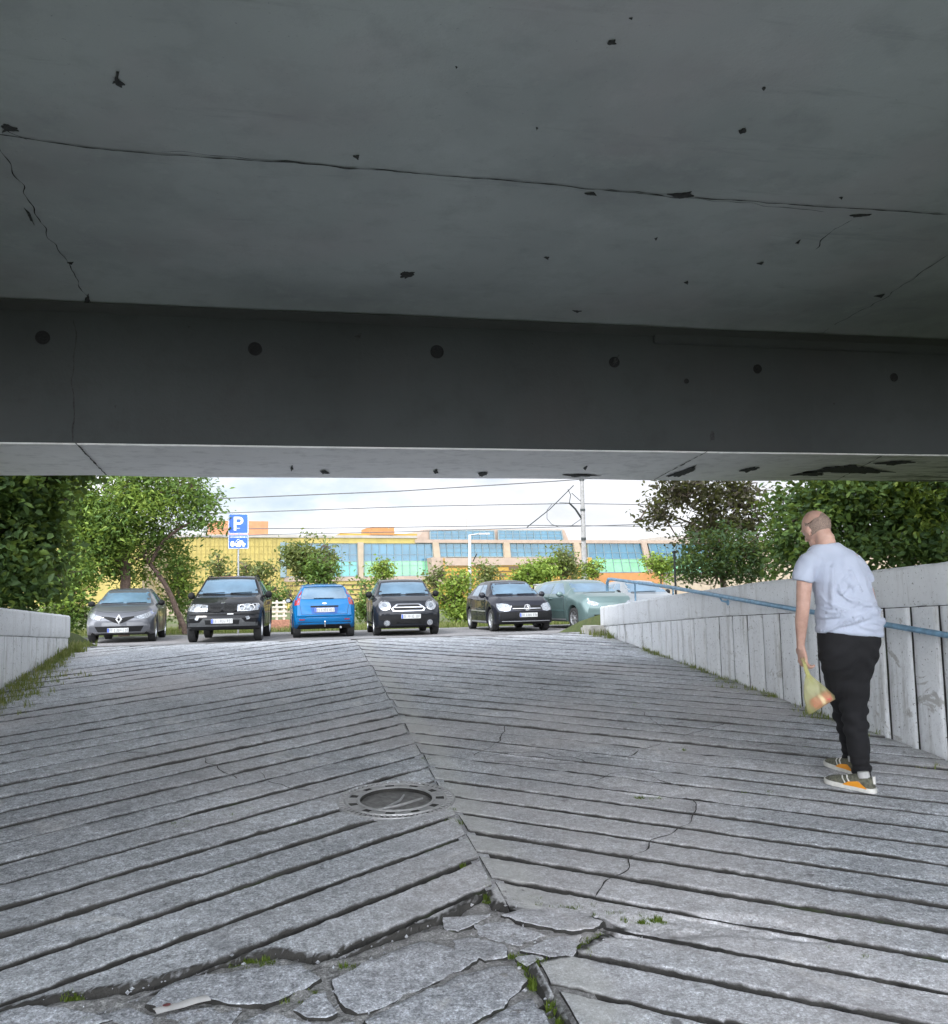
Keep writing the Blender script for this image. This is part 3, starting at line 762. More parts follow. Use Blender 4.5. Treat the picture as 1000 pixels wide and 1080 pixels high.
class Car:
    def __init__(s,name,label,spec,loc,rot,mpaint,group='cars parked along the far side of the car park'):
        s.sp=spec; L,w=spec['L'],spec['w']; s.L=L
        s.root=tag(empty(name,loc,rot),label,'car',group)
        s.mp=mpaint; s.build_body()
    def z0(s,y):
        sp=s.sp; z=lut(sp['bot'],y)
        for yw in sp['axles']:
            d=abs(y-yw); R=sp['wr']+.055
            if d<R: z=max(z, sp['wr']+math.sqrt(R*R-d*d))
        return z
    def section(s,y):
        sp=s.sp; w=sp['w']*lut_s(sp['plan'],y); zt=lut_s(sp['top'],y,.04); zb=min(lut_s(sp['belt'],y),zt-.035); rw=lut_s(sp['roofw'],y)*sp['w']; z0=s.z0(y)
        z0=min(z0,zb-.05); H=zb-z0
        k=lut(sp.get('tuck',[(0,1)]),y)
        ctrl=[(.80*w,z0),(.965*w,z0+.02*H+.01),(w*.99,z0+.22*H),(w,z0+.55*H),(w*.985,z0+.84*H),(.955*w,zb+.005),(rw,zt-.075 if zt-zb>.25 else zt-.022),(rw-.10,zt-.02 if zt-zb>.25 else zt-.008),(rw*.45,zt-.004),(0,zt)]
        if zt-zb<=.25:
            ctrl[5]=(.95*w,zb)
        return ctrl
    def build_body(s):
        sp=s.sp; L=s.L; ys=set(np.arange(0,L+.001,.045).round(4))
        for yw in sp['axles']:
            R=sp['wr']+.055
            for k in range(13): ys.add(round(yw+R*math.cos(math.pi*k/12),4))
        ys=sorted(y for y in ys if 0<=y<=L)
        ts=np.concatenate([np.linspace(0,1,2,endpoint=False),np.linspace(1,9,25)])
        V=[];Fc=[];mi=[]; rows=[]
        kf,kr=sp.get('bulge',(.22,.14))
        def deform(x,y,z):
            f=max(0,1-y/(L*.26)); r=max(0,1-(L-y)/(L*.2)); q=(abs(x)/sp['w'])
            return Vector((x, y+kf*(q**2.2)*f*f - kr*(q**2.2)*r*r + lut(sp['rakef'],z)*f*f*f - lut(sp['raker'],z)*r*r*r, z))
        for y in ys:
            P=s.section(y); half=[cr(P,t) for t in ts]
            row=[deform(x,y,z) for x,z in half]+[deform(-x,y,z) for x,z in half[-2::-1]]
            rows.append(row)
        n=len(rows[0]); 
        for r in rows: V+=r
        for i in range(len(rows)-1):
            for k in range(n-1): Fc.append((i*n+k,(i+1)*n+k,(i+1)*n+k+1,i*n+k+1)); mi.append(1 if k==0 or k==n-2 else 0)
            Fc.append((i*n+n-1,(i+1)*n+n-1,(i+1)*n,i*n)); mi.append(1)
        for end in (0,len(rows)-1):                               # front and rear caps as grids
            y=ys[end]; half=n//2; prev=None
            for k in range(half+1):
                a=V[end*n+k]; b_=V[end*n+n-1-k]; x0=a.x
                line=[end*n+k]
                if k<half:
                    z=a.z
                    for t in range(1,10):
                        x=x0*(1-2*t/10); V.append(deform(x,y,z)); line.append(len(V)-1)
                    line.append(end*n+n-1-k)
                else: line=[end*n+k]*11
                if prev:
                    for t in range(10):
                        q=(prev[t],prev[t+1],line[t+1],line[t]); q=tuple(dict.fromkeys(q))
                        if len(q)>2: Fc.append(q if end==0 else q[::-1]); mi.append(0)
                prev=line
        b=MB(); b.v=V; b.f=Fc; b.m=mi
        s.body=b.build('body',[s.mp,M['under']],s.root,True,38)
        s.bvh=BVHTree.FromPolygons([v.co[:] for v in s.body.data.vertices],[p.vertices[:] for p in s.body.data.polygons])
    def hit(s,a,b,axis):
        if axis=='f': o,d=Vector((a,-3,b)),Vector((0,1,0))
        elif axis=='r': o,d=Vector((a,s.L+3,b)),Vector((0,-1,0))
        elif axis=='+': o,d=Vector((3,a,b)),Vector((-1,0,0))
        elif axis=='-': o,d=Vector((-3,a,b)),Vector((1,0,0))
        else: o,d=Vector((a,b,4)),Vector((0,0,-1))
        h=s.bvh.ray_cast(o,d); return (h[0],d) if h[0] is not None else (None,d)
    def patch(s,name,poly,axis,mt,off=.006,parent=None,seg=.05,thick=.02):
        out=[]
        for i in range(len(poly)):
            a,b=Vector(poly[i]),Vector(poly[(i+1)%len(poly)]); k=max(1,int((b-a).length/seg))
            out += [a.lerp(b,t/k) for t in range(k)]
        bm=bmesh.new(); vs=[bm.verts.new((p.x,p.y,0)) for p in out]
        bm.faces.new(vs); bmesh.ops.triangulate(bm,faces=bm.faces)
        for _ in range(3):
            es=[e for e in bm.edges if e.calc_length()>.11 and not e.is_boundary]
            if not es: break
            bmesh.ops.subdivide_edges(bm,edges=es,cuts=1); bmesh.ops.triangulate(bm,faces=bm.faces)
        bm.verts.index_update()
        co=[]; last=None
        for v in bm.verts:
            h,d=s.hit(v.co.x,v.co.y,axis)
            co.append((h,d))
        good=[c[0] for c in co if c[0] is not None]
        if not good: bm.free(); return None
        fin=[]
        for v,(h,d) in zip(bm.verts,co):
            if h is None:
                h=min(good,key=lambda g:((g.x if axis in 'frt' else g.y)-v.co.x)**2+((g.z if axis!='t' else g.y)-v.co.y)**2)
            fin.append(h-d*off)
        d=co[0][1]
        for v,p in zip(bm.verts,fin): v.co=p
        bd=[e for e in bm.edges if e.is_boundary]
        r=bmesh.ops.extrude_edge_only(bm,edges=bd); nv=[g for g in r['geom'] if isinstance(g,bmesh.types.BMVert)]
        for v in nv: v.co += d*thick
        bmesh.ops.recalc_face_normals(bm,faces=bm.faces)
        me=bpy.data.meshes.new(name); bm.to_mesh(me); bm.free(); me.materials.append(mt)
        me.polygons.foreach_set('use_smooth',[True]*len(me.polygons)); me.set_sharp_from_angle(angle=R_(50))
        o=bpy.data.objects.new(name,me); link(o,parent or s.root); return o
    def both(s,name,poly,axis,mt,**k):
        a=s.patch(name,poly,axis,mt,**k); b=s.patch(name,[(-x,z) for x,z in poly][::-1],axis,mt,**k); return a,b
    def sides(s,name,poly,mt,**k): s.patch(name,poly,'+',mt,**k); s.patch(name,poly,'-',mt,**k)
    def wheels(s,spokes=5,track=None,steer=0):
        r=s.sp['wr']; w=.205
        for yw in s.sp['axles']:
            for sx in (-1,1):
                x=sx*(s.sp['w']-.125); o_=Vector((x,yw,r-.004)); Mx=Matrix.Translation(o_)@Matrix.Rotation(R_(90*sx),4,'Y')
                b=MB(); b.lathe([(r*.68,-.09),(r*.9,-.10),(r*.985,-.085),(r,-.05),(r,.05),(r*.985,.085),(r*.9,.10),(r*.68,.09)],32,0,Mx,True)
                t=b.build('wheel',M['rubber'],s.root,True,40)
                b=MB(); b.lathe([(r*.69,-.085),(r*.69,.085),(r*.64,.088),(r*.61,.05),(r*.60,-.05)],32,0,Mx)
                b.lathe([(0,.07),(r*.13,.068),(r*.17,.05),(r*.17,.0)],16,0,Mx)
                for k in range(spokes):
                    a=2*math.pi*k/spokes; c=Mx@Vector((r*.38*math.cos(a),r*.38*math.sin(a),.052)); 
                    b.box(c,(r*.52,r*.15,.022),(Mx.to_3x3()@Matrix.Rotation(a,3,'Z')))
                b.build('rim',M['alloy'],t,True,35)
                b=MB(); b.lathe([(0,.0),(r*.6,.0),(r*.6,-.01),(0,-.01)],24,0,Mx); b.build('brake_disc',M['black_plastic'],t)
    def plate(s,x,z,axis,w=.52,h=.115):
        sx=1 if axis=='f' else -1
        hp,d=s.hit(x,z,axis); 
        y=min(s.hit(x+dx,z+dz,axis)[0].y*sx for dx in(-.2,0,.2) for dz in(-.05,.05))*sx-d.y*.016
        b=MB(); b.box((x,y,z),(w,.014,h)); p=b.build('license_plate',M['plate'],s.root); bevel(p,.004)
        b=MB(); b.box((x-sx*(w/2-.025),y-d.y*.0085,z),(.04,.004,h*.9)); b.build('country_band',M['plate_blue'],p)
        b=MB(); q=-w/2+.075; random.seed(int(x*100+z*1000+s.L*10))
        for ch in range(9):                                       # unreadable at this distance: upright ink strokes
            wd=.034
            if ch in (2,6): q+=.022; 
            for (dx,dz,ww,hh) in random.sample([(-.012,0,.007,.072),(.012,0,.007,.072),(0,.032,.024,.008),(0,0,.024,.008),(0,-.032,.024,.008)],random.choice((3,4,4))):
                b.box((x+sx*(q+dx),y-d.y*.0085,z+dz),(ww,.003,hh))
            q+=wd+.012
        b.build('plate_characters',M['plate_ink'],p)
    def mirrors(s,y,z,mt,sz=1.):
        for sx in (-1,1):
            xw=s.hit(y,z,'+' if sx>0 else '-')[0].x if True else 0
            b=MB(); rr=[]
            for t in range(7):
                u=t/6; x=xw+sx*(.05+.17*u)*1.0; k=[.55,.85,1,1,.96,.82,.4][t]
                rr.append([Vector((x,y+.02*u+.055*k*math.cos(a)*sz,z+.02+.075*k*math.sin(a)*sz)) for a in np.linspace(0,2*math.pi,13)[:-1]])
            b.rings(rr); b.tube([(xw-sx*.03,y,z-.03),(xw+sx*.10,y,z+.0)],.022,8)
            o=b.build('side_mirror',mt,s.root,True,50)
            b=MB(); b.lathe([(0,0),(.05,0),(.05,.004),(0,.004)],16,0,Matrix.Translation((xw+sx*.15,y+.076*sz,z+.02))@Matrix.Rotation(R_(-90),4,'X')@Matrix.Scale(1.3,4,(1,0,0)))
            b.build('mirror_glass',M['glass'],o,True)
    def wiper(s,x0,x1,z0,z1,axis='f'):
        pts=[]
        for t in np.linspace(0,1,7):
            h,d=s.hit(x0+(x1-x0)*t,z0+(z1-z0)*t,axis)
            if h is not None: pts.append(h-d*.03)
        if len(pts)>2:
            b=MB(); b.tube(pts,.009,6); b.build('wiper',M['black_plastic'],s.root,True)
    def ring_badge(s,x,z,axis,r,mt,par=None,extra=None):
        h,d=s.hit(x,z,axis); Mx=Matrix.Translation(h-d*.02)@Matrix.Rotation(R_(90 if axis=='f' else -90),4,'X')
        b=MB(); b.lathe([(r*.78,.0),(r*.78,.012),(r,.012),(r,-.03),(r*.78,-.03)],28,0,Mx,False)
        if extra:
            for (x0,z0,x1,z1) in extra:
                a=h-d*.028+Vector((x0*r,0,z0*r)); c=h-d*.028+Vector((x1*r,0,z1*r)); b.tube([a,c],r*.09,6)
        o=b.build('badge',mt,par or s.root,True,40); return o
    def seams(s,lines,axis,mt=None,w=.006):
        for L in lines:
            b=MB()
            pts=[]
            for p,q in zip(L[:-1],L[1:]):
                k=max(2,int((Vector(q)-Vector(p)).length/.05))
                for t in range(k+(q==L[-1])):
                    h,d=s.hit(p[0]+(q[0]-p[0])*t/k,p[1]+(q[1]-p[1])*t/k,axis)
                    if h is not None: pts.append(h)
            if len(pts)>2: b.tube(pts,w,5); b.build('panel_gap',mt or M['under'],s.root,True)
    def handles(s,P,mt):
        for y,z in P:
            for ax in '+-':
                h,d=s.hit(y,z,ax); b=MB(); b.tube([h+Vector((0,-.09,-.004)),h-d*.03+Vector((0,-.06,0)),h-d*.03+Vector((0,.06,.003)),h+Vector((0,.09,.0))],.012,6); b.build('door_handle',mt,s.root,True)

def hatch(L,w,h,hood0,cowl,cowl_y,roof_y,tail_y,belt=.92,wr=.31,ax=(.85,3.44),nose=.62,rearz=.86):
    """side silhouette of a small hatchback, front at y=0"""
    top=[(0,nose),(.04,nose+.07),(.14,hood0),(cowl_y*.55,(hood0+cowl)/2+.045),(cowl_y,cowl),(cowl_y+.08,cowl+.04),(roof_y-.18,h-.085),(roof_y,h-.03),(roof_y+.45,h),(tail_y-.75,h-.025),(tail_y-.15,h-.10),(tail_y,h-.17),(L-.22,rearz+.12),(L-.10,rearz),(L-.03,rearz-.06),(L,rearz-.12)]
    bel=[(0,nose-.14),(.25,hood0-.13),(cowl_y,belt-.02),(L*.6,belt+.02),(L-.3,belt+.05),(L,rearz-.2)]
    plan=[(0,.86),(.08,.92),(.25,.97),(.7,1.0),(L-.6,1.),(L-.2,.965),(L-.05,.92),(L,.88)]
    rw=[(0,.70),(.2,.74),(cowl_y,.80),(cowl_y+.2,.79),(roof_y,.66),(L*.6,.67),(tail_y-.1,.64),(L-.15,.75),(L,.78)]
    return dict(L=L,w=w,wr=wr,axles=ax,top=top,belt=bel,plan=plan,roofw=rw,bot=[(0,.27),(.25,.20),(L-.35,.21),(L-.1,.30),(L,.36)],rakef=[(.2,.05),(.42,0),(.6,.01),(.8,.10),(1.0,.1)],raker=[(.25,.08),(.5,0),(.7,.02),(1.,.06)])
CG='cars parked along the far side of the car park'
GZ=.69
def car_at(u,v,Z): p=at(u,v,Z); return Vector((p.x,p.y,GZ))

# --- grey hatchback with a diamond badge
P_grey=paint('grey_metallic_paint',(.115,.12,.132),.5,.35)
sp=hatch(4.06,.866,1.45,.80,1.0,1.08,1.98,3.75,.93,.315,(.83,3.42),.66,.90)
c=Car('parked_car','grey metallic hatchback with a chrome diamond badge, parked facing out nearest the left wall',sp,car_at(125,679,23.2),R_(2),P_grey)
c.patch('windshield',[(-.66,1.02),(.66,1.02),(.56,1.36),(.3,1.38),(-.3,1.38),(-.56,1.36)],'f',M['glass'])
c.sides('side_window',[(1.55,.98),(2.32,1.0),(2.36,1.33),(2.05,1.31)],M['glass']); c.sides('side_window',[(2.40,1.0),(3.05,1.04),(3.25,1.2),(3.0,1.31),(2.42,1.335)],M['glass'])
c.both('headlight',[(.36,.67),(.55,.72),(.70,.79),(.785,.83),(.80,.79),(.77,.69),(.66,.62),(.50,.61)],'f',M['lamp'],off=.012)
g=c.patch('grille',[(-.47,.70),(-.15,.665),(0,.62),(.15,.665),(.47,.70),(.30,.62),(.12,.53),(0,.50),(-.12,.53),(-.30,.62)],'f',M['black_plastic'],off=.010)
h,d=c.hit(0,.615,'f'); b=MB()
for t in (0,):
    o=[Vector((0,0,.125)),Vector((.082,0,0)),Vector((0,0,-.125)),Vector((-.082,0,0))]; i_=[p*.48 for p in o]; q=h-d*.045
    b.v=[q+p for p in o]+[q+p for p in i_]+[q+p-d*-.03 for p in o]+[q+p-d*-.03 for p in i_]
    for k in range(4): n=(k+1)%4; b.f+=[(k,n,4+n,4+k),(k,8+k,8+n,n),(4+k,4+n,12+n,12+k)]
    b.m=[0]*len(b.f)
b.build('badge',M['chrome'],g,False)
c.patch('lower_grille',[(-.60,.43),(.60,.43),(.52,.29),(-.52,.29)],'f',M['black_plastic'],off=.008)
c.patch('lower_lip',[(-.64,.275),(.64,.275),(.60,.235),(-.60,.235)],'f',M['alloy'],off=.012)
c.plate(-.02,.33,'f'); c.mirrors(1.45,1.0,M['black_plastic']); c.wheels(5); c.wiper(.05,.55,1.03,1.04); c.wiper(-.6,-.05,1.03,1.04)
c.seams([[(1.42,.35),(1.40,.6),(1.45,.95)],[(2.38,.28),(2.38,.98)],[(3.0,.60),(3.1,.9)]],'+'); c.seams([[(1.42,.35),(1.40,.6),(1.45,.95)],[(2.38,.28),(2.38,.98)]],'-')
c.handles([(2.22,.88)],M['alloy']); c.seams([[(-.68,.86),(-.4,.80),(0,.775),(.4,.80),(.68,.86)]],'f',w=.004)

# --- black off-roader with twin kidney grille
P_black=paint('black_paint',(.004,.0045,.0055),.0,.3,.5)
sp=hatch(4.67,.936,1.71,.96,1.20,1.35,2.15,4.15,1.10,.37,(.85,3.67),.80,1.08)
sp['bot']=[(0,.36),(.3,.30),(4.2,.30),(4.6,.38),(4.67,.45)]; sp['bulge']=(.20,.12)
sp['roofw']=[(0,.72),(.2,.78),(1.35,.86),(1.6,.84),(2.15,.71),(3.0,.71),(4.0,.68),(4.5,.78),(4.67,.8)]
sp['rakef']=[(.3,.06),(.5,0),(.62,.0),(.7,.05),(1.0,.07)]
c=Car('parked_car','large black off-roader with a twin kidney grille, parked facing out beside the grey hatchback',sp,car_at(234,677,22.2),R_(-3),P_black)
c.patch('windshield',[(-.76,1.22),(.76,1.22),(.62,1.585),(.3,1.605),(-.3,1.605),(-.62,1.585)],'f',M['glass'])
c.sides('side_window',[(1.85,1.18),(2.6,1.18),(2.62,1.55),(2.3,1.54)],M['glass']); c.sides('side_window',[(2.68,1.18),(3.5,1.2),(3.45,1.53),(2.7,1.55)],M['glass']); c.sides('side_window',[(3.58,1.2),(4.1,1.24),(3.95,1.48),(3.54,1.52)],M['glass'])
c.both('headlight',[(.36,.93),(.60,.955),(.84,.955),(.87,.90),(.85,.79),(.62,.765),(.36,.765)],'f',M['lamp'],off=.012)
for sx in (-1,1):
    for xx in (.47,.70): 
        o=c.ring_badge(sx*xx,.86,'f',.075,M['chrome'])
        o.name='lamp_ring'
def kid(sx): return [(sx*.025,.93),(sx*.30,.935),(sx*.325,.90),(sx*.31,.80),(sx*.26,.765),(sx*.06,.765),(sx*.025,.80)]
for sx in (-1,1):
    k=c.patch('kidney_grille',[(sx*.02,.945),(sx*.31,.948),(sx*.335,.90),(sx*.32,.79),(sx*.265,.755),(sx*.055,.755),(sx*.02,.79)],'f',M['black_plastic'],off=.016)
    for q in (.07,.12,.17,.22,.27): 
        h,d=c.hit(sx*q,.85,'f'); b=MB(); b.box(h-d*.022+Vector((0,0,0)),(.010,.012,.15)); b.build('grille_bar',M['under'],k)
c.patch('badge',[(-.04,1.0),(.04,1.0),(.05,.97),(.03,.955),(-.03,.955),(-.05,.97)],'f',M['chrome'],off=.008)
c.patch('bumper_strip',[(-.86,.72),(.86,.72),(.86,.685),(-.86,.685)],'f',M['black_plastic'],off=.014)
c.patch('lower_bumper',[(-.84,.49),(-.55,.50),(-.46,.60),(.46,.60),(.55,.50),(.84,.49),(.84,.40),(-.84,.40)],'f',simple('grey_bumper_plastic',(.055,.058,.06),.55,0,.2,20,.1),off=.012)
c.patch('lower_grille',[(-.42,.56),(.42,.56),(.40,.45),(-.40,.45)],'f',M['black_plastic'],off=.017)
c.both('fog_lamp',[(.56,.63),(.63,.645),(.67,.61),(.66,.57),(.59,.56)],'f',M['lamp'],off=.012)
c.patch('parking_sticker',[(.12,.715),(.27,.715),(.27,.69),(.12,.69)],'f',M['plate'],off=.020)
c.plate(.0,.53,'f'); c.mirrors(1.75,1.16,M['black_plastic'],1.25); c.wheels(6); c.wiper(.05,.6,1.23,1.25); c.wiper(-.65,-.1,1.23,1.25)
c.handles([(2.5,1.05),(3.35,1.07)],P_black); c.seams([[(1.7,.4),(1.68,.7),(1.75,1.12)],[(2.65,.38),(2.65,1.15)]],'+'); c.seams([[(-.80,1.0),(-.4,.985),(0,.97),(.4,.985),(.80,1.0)]],'f',w=.004)
for sx in (-1,1):
    b=MB(); pts=[c.hit(sx*.62,y,'t')[0]+Vector((0,0,.03 if 2.2<y<3.7 else -.0)) for y in (2.15,2.3,2.7,3.1,3.5,3.7,3.8)]; b.tube(pts,.016,6); b.build('roof_rail',M['black_plastic'],c.root,True)

# --- blue hatchback seen from behind
P_blue=paint('bright_blue_paint',(.002,.115,.30),.1,.28)
sp=hatch(3.92,.842,1.46,.82,1.0,1.0,1.80,3.52,.93,.30,(.80,3.29),.66,.98)
sp['top'][-6:]=[(3.38,1.40),(3.52,1.33),(3.74,1.02),(3.82,.93),(3.89,.62),(3.92,.58)]
sp['belt']=[(0,.5),(.25,.68),(1.0,.90),(2.4,.95),(3.5,.98),(3.75,.86),(3.92,.42)]; sp['bulge']=(.2,.13)
sp['roofw']=[(0,.7),(.2,.74),(1.0,.80),(1.8,.68),(2.5,.69),(3.3,.68),(3.55,.72),(3.75,.82),(3.92,.86)]
q=car_at(342,673,23.9)
c=Car('parked_car','bright blue small hatchback parked nose in, showing its tail lights and tow hook',sp,(q.x-.05,q.y+3.92*1.0,GZ),math.pi+R_(1),P_blue)
c.patch('rear_window',[(-.60,1.03),(.60,1.03),(.61,1.09),(.52,1.33),(.3,1.355),(-.3,1.355),(-.52,1.33),(-.61,1.09)],'r',M['glass'],off=.012)
for sx in (-1,1): c.patch('tail_light',[(sx*.64,1.30),(sx*.57,1.32),(sx*.63,1.06),(sx*.66,.88),(sx*.79,.86),(sx*.775,1.0),(sx*.70,1.22)],'r',M['redlamp'],off=.014)
c.sides('side_window',[(1.35,.98),(2.1,1.0),(2.14,1.34),(1.9,1.33)],M['glass']); c.sides('side_window',[(2.2,1.0),(2.95,1.02),(3.2,1.18),(3.0,1.30),(2.22,1.34)],M['glass'])
c.patch('plate_recess',[(-.37,.815),(.37,.815),(.33,.64),(-.33,.64)],'r',paint('blue_recess_shade',(.004,.06,.24),.1,.4),off=.006)  # darker copy of the body blue, recess shade put into the colour
c.patch('plate_lamp_bar',[(-.37,.85),(.37,.85),(.36,.81),(-.36,.81)],'r',M['black_plastic'],off=.014)
c.plate(0,.735,'r'); c.patch('badge',[(-.06,.92),(0,.935),(.06,.92),(.06,.90),(0,.885),(-.06,.90)],'r',M['chrome'],off=.012)
c.patch('bumper_strip',[(-.74,.60),(.74,.60),(.74,.575),(-.74,.575)],'r',P_blue,off=.03)
c.patch('lower_bumper',[(-.70,.42),(.70,.42),(.66,.33),(-.66,.33)],'r',simple('dull_lower_bumper',(.02,.03,.06),.6),off=.010)
b=MB(); b.tube([(0,3.86,.33),(0,3.97,.31),(0,4.01,.35),(0,4.01,.40)],.02,8); b.lathe([(0,-.03),(.027,-.01),(.03,.01),(.02,.03),(0,.035)],12,0,Matrix.Translation((0,4.01,.42))); b.build('tow_hook',M['chrome'],c.root,True)
b=MB(); b.tube([(-.42,3.75,.27),(-.42,3.90,.27)],.03,10); b.build('exhaust_pipe',M['chrome'],c.root,True)
c.wiper(.28,-.25,1.05,1.045,'r'); c.mirrors(1.25,.98,M['black_plastic']); c.wheels(7)
c.seams([[(1.25,.35),(1.25,.95)],[(2.17,.3),(2.17,.98)]],'+'); c.seams([[(1.25,.35),(1.25,.95)],[(2.17,.3),(2.17,.98)]],'-')
c.seams([[(-.64,.86),(-.60,.62),(.60,.62),(.64,.86)]],'r',w=.005)
b=MB(); h,d=c.hit(0,3.1,'t'); b.tube([h,h+Vector((0,.05,.04)),h+Vector((0,.22,.16))],.006,5); b.build('aerial',M['black_plastic'],c.root)
c.patch('rear_spoiler',[(-.52,1.395),(.52,1.395),(.54,1.365),(-.54,1.365)],'r',P_blue,off=.05)
c.both('rear_reflector',[(.52,.50),(.66,.50),(.66,.47),(.52,.47)],'r',M['redlamp'],off=.012)

# --- black compact with round headlights and hexagonal chrome grille
P_ink=paint('dark_slate_paint',(.008,.010,.014),.0,.28,.55)
sp=hatch(4.30,.915,1.56,.92,1.10,1.2,1.92,3.95,1.0,.335,(.86,3.53),.76,1.0)
sp['rakef']=[(.2,.05),(.42,0),(.6,0),(.85,.08),(1.,.09)]; sp['bulge']=(.24,.12)
sp['roofw']=[(0,.68),(.2,.74),(1.2,.80),(1.4,.79),(1.92,.70),(2.8,.70),(3.8,.68),(4.1,.76),(4.3,.8)]
q=car_at(431.5,670,24.0); q.z=GZ
c=Car('parked_car','dark compact with round headlights and chrome hexagonal grille, facing out beside the blue hatchback',sp,q,R_(-1.5),P_ink)
c.patch('windshield',[(-.70,1.12),(.70,1.12),(.595,1.44),(.3,1.46),(-.3,1.46),(-.595,1.44)],'f',M['glass'])
c.sides('side_window',[(1.75,1.08),(2.45,1.09),(2.47,1.42),(2.02,1.41)],M['glass']); c.sides('side_window',[(2.52,1.09),(3.3,1.1),(3.5,1.16),(3.4,1.39),(2.54,1.42)],M['glass'])
for sx in (-1,1):
    ell=[(sx*(.625+.155*math.cos(a)),.815+.135*math.sin(a)) for a in np.linspace(0,2*math.pi,17)[:-1]]
    o=c.patch('headlight',ell,'f',M['chrome'],off=.012); el2=[(sx*(.625+.125*math.cos(a)),.815+.105*math.sin(a)) for a in np.linspace(0,2*math.pi,17)[:-1]]
    c.patch('lens',el2,'f',M['lamp'],off=.02,parent=o)
    el2=[(sx*(.625+.06*math.cos(a)),.815+.06*math.sin(a)) for a in np.linspace(0,2*math.pi,11)[:-1]]; c.patch('bulb_housing',el2,'f',M['lampdark'],off=.026,parent=o)
    o=c.patch('fog_lamp',[(sx*(.575+.085*math.cos(a)),.345+.08*math.sin(a)) for a in np.linspace(0,2*math.pi,15)[:-1]],'f',M['chrome'],off=.03)
    c.patch('lens',[(sx*(.575+.06*math.cos(a)),.345+.056*math.sin(a)) for a in np.linspace(0,2*math.pi,13)[:-1]],'f',M['lamp'],off=.036,parent=o)
fr=[(-.30,.86),(.30,.86),(.46,.73),(.42,.655),(-.42,.655),(-.46,.73)]
c.patch('grille_frame',fr,'f',M['chrome'],off=.016)
g=c.patch('grille',[(x*.9,.755+(z-.755)*.70) for x,z in fr],'f',M['under'],off=.022)
c.patch('grille_slat',[(-.38,.77),(.38,.77),(.385,.752),(-.385,.752)],'f',M['chrome'],off=.030,parent=g)
c.patch('lower_grille',[(-.80,.55),(.80,.55),(.78,.43),(.50,.42),(.40,.26),(-.40,.26),(-.50,.42),(-.78,.43)],'f',M['black_plastic'],off=.010)
c.patch('lower_lip',[(-.76,.235),(.76,.235),(.72,.195),(-.72,.195)],'f',M['alloy'],off=.010)
c.plate(.06,.515,'f'); c.mirrors(1.62,1.10,M['black_plastic'],1.2); c.wheels(5); c.wiper(.05,.6,1.125,1.14); c.wiper(-.62,-.08,1.125,1.14)
c.seams([[(1.55,.35),(1.55,.6),(1.6,1.04)],[(2.5,.3),(2.5,1.06)]],'-'); c.handles([(2.35,.97)],M['chrome']); c.sides('arch_trim',[(1.25,.30),(3.1,.30),(3.1,.36),(1.25,.36)],M['black_plastic'],off=.012)
for sx in (-1,1):
    b=MB(); pts=[c.hit(sx*.60,y,'t')[0]+Vector((0,0,.03 if 2.1<y<3.6 else 0)) for y in (2.05,2.2,2.7,3.2,3.6,3.7)]; b.tube(pts,.014,6); b.build('roof_rail',M['chrome'],c.root,True)
c.seams([[(-.50,.80),(-.40,.90),(0,.915),(.40,.90),(.50,.80)]],'f',w=.004)

# --- black hatchback with round emblem
P_blk2=paint('black_blue_paint',(.010,.011,.017),.0,.28,.6)
sp=hatch(4.20,.88,1.485,.86,1.02,1.12,1.95,3.90,.95,.32,(.89,3.47),.70,.95); sp['bulge']=(.26,.13)
c=Car('parked_car','black hatchback with a round emblem and black bumper, beside the pale teal hatchback',sp,car_at(557,666,25.2),R_(2),P_blk2)
c.patch('windshield',[(-.68,1.05),(.68,1.05),(.57,1.38),(.3,1.40),(-.3,1.40),(-.57,1.38)],'f',M['glass'])
c.sides('side_window',[(1.62,1.0),(2.35,1.02),(2.38,1.36),(2.05,1.35)],M['glass']); c.sides('side_window',[(2.43,1.02),(3.2,1.04),(3.15,1.33),(2.45,1.36)],M['glass'])
c.both('headlight',[(.43,.715),(.52,.775),(.68,.80),(.785,.79),(.80,.70),(.76,.60),(.60,.565),(.48,.59)],'f',M['lamp'],off=.012)
g=c.patch('grille',[(-.42,.73),(.42,.73),(.40,.61),(-.40,.61)],'f',M['black_plastic'],off=.010)
c.patch('grille_slat',[(-.41,.655),(.41,.655),(.41,.64),(-.41,.64)],'f',M['chrome'],off=.014,parent=g)
c.ring_badge(0,.675,'f',.092,M['chrome'],g,[(-.55,.45,-.2,-.75),(-.2,-.75,0,-.2),(0,-.2,.2,-.75),(.2,-.75,.55,.45),(-.3,.7,0,.05),(0,.05,.3,.7)])
c.patch('bumper',[(-.82,.555),(.82,.555),(.82,.26),(-.82,.26)],'f',M['black_plastic'],off=.010)
c.patch('bumper_trim',[(-.70,.30),(.70,.30),(.70,.285),(-.70,.285)],'f',M['alloy'],off=.018)
c.plate(.03,.465,'f'); c.mirrors(1.5,1.02,P_blk2,1.15); c.wheels(5); c.wiper(.05,.6,1.06,1.07); c.wiper(-.6,-.08,1.06,1.07)
c.sides('rub_strip',[(1.35,.56),(3.05,.58),(3.05,.615),(1.35,.595)],M['alloy'],off=.010); c.sides('sill_trim',[(1.3,.25),(3.05,.25),(3.05,.29),(1.3,.29)],M['alloy'],off=.006)
c.seams([[(1.42,.3),(1.42,.6),(1.5,.98)],[(2.4,.28),(2.4,1.0)],[(3.1,.62),(3.25,1.0)]],'-'); c.handles([(2.25,.90),(3.1,.93)],P_blk2)

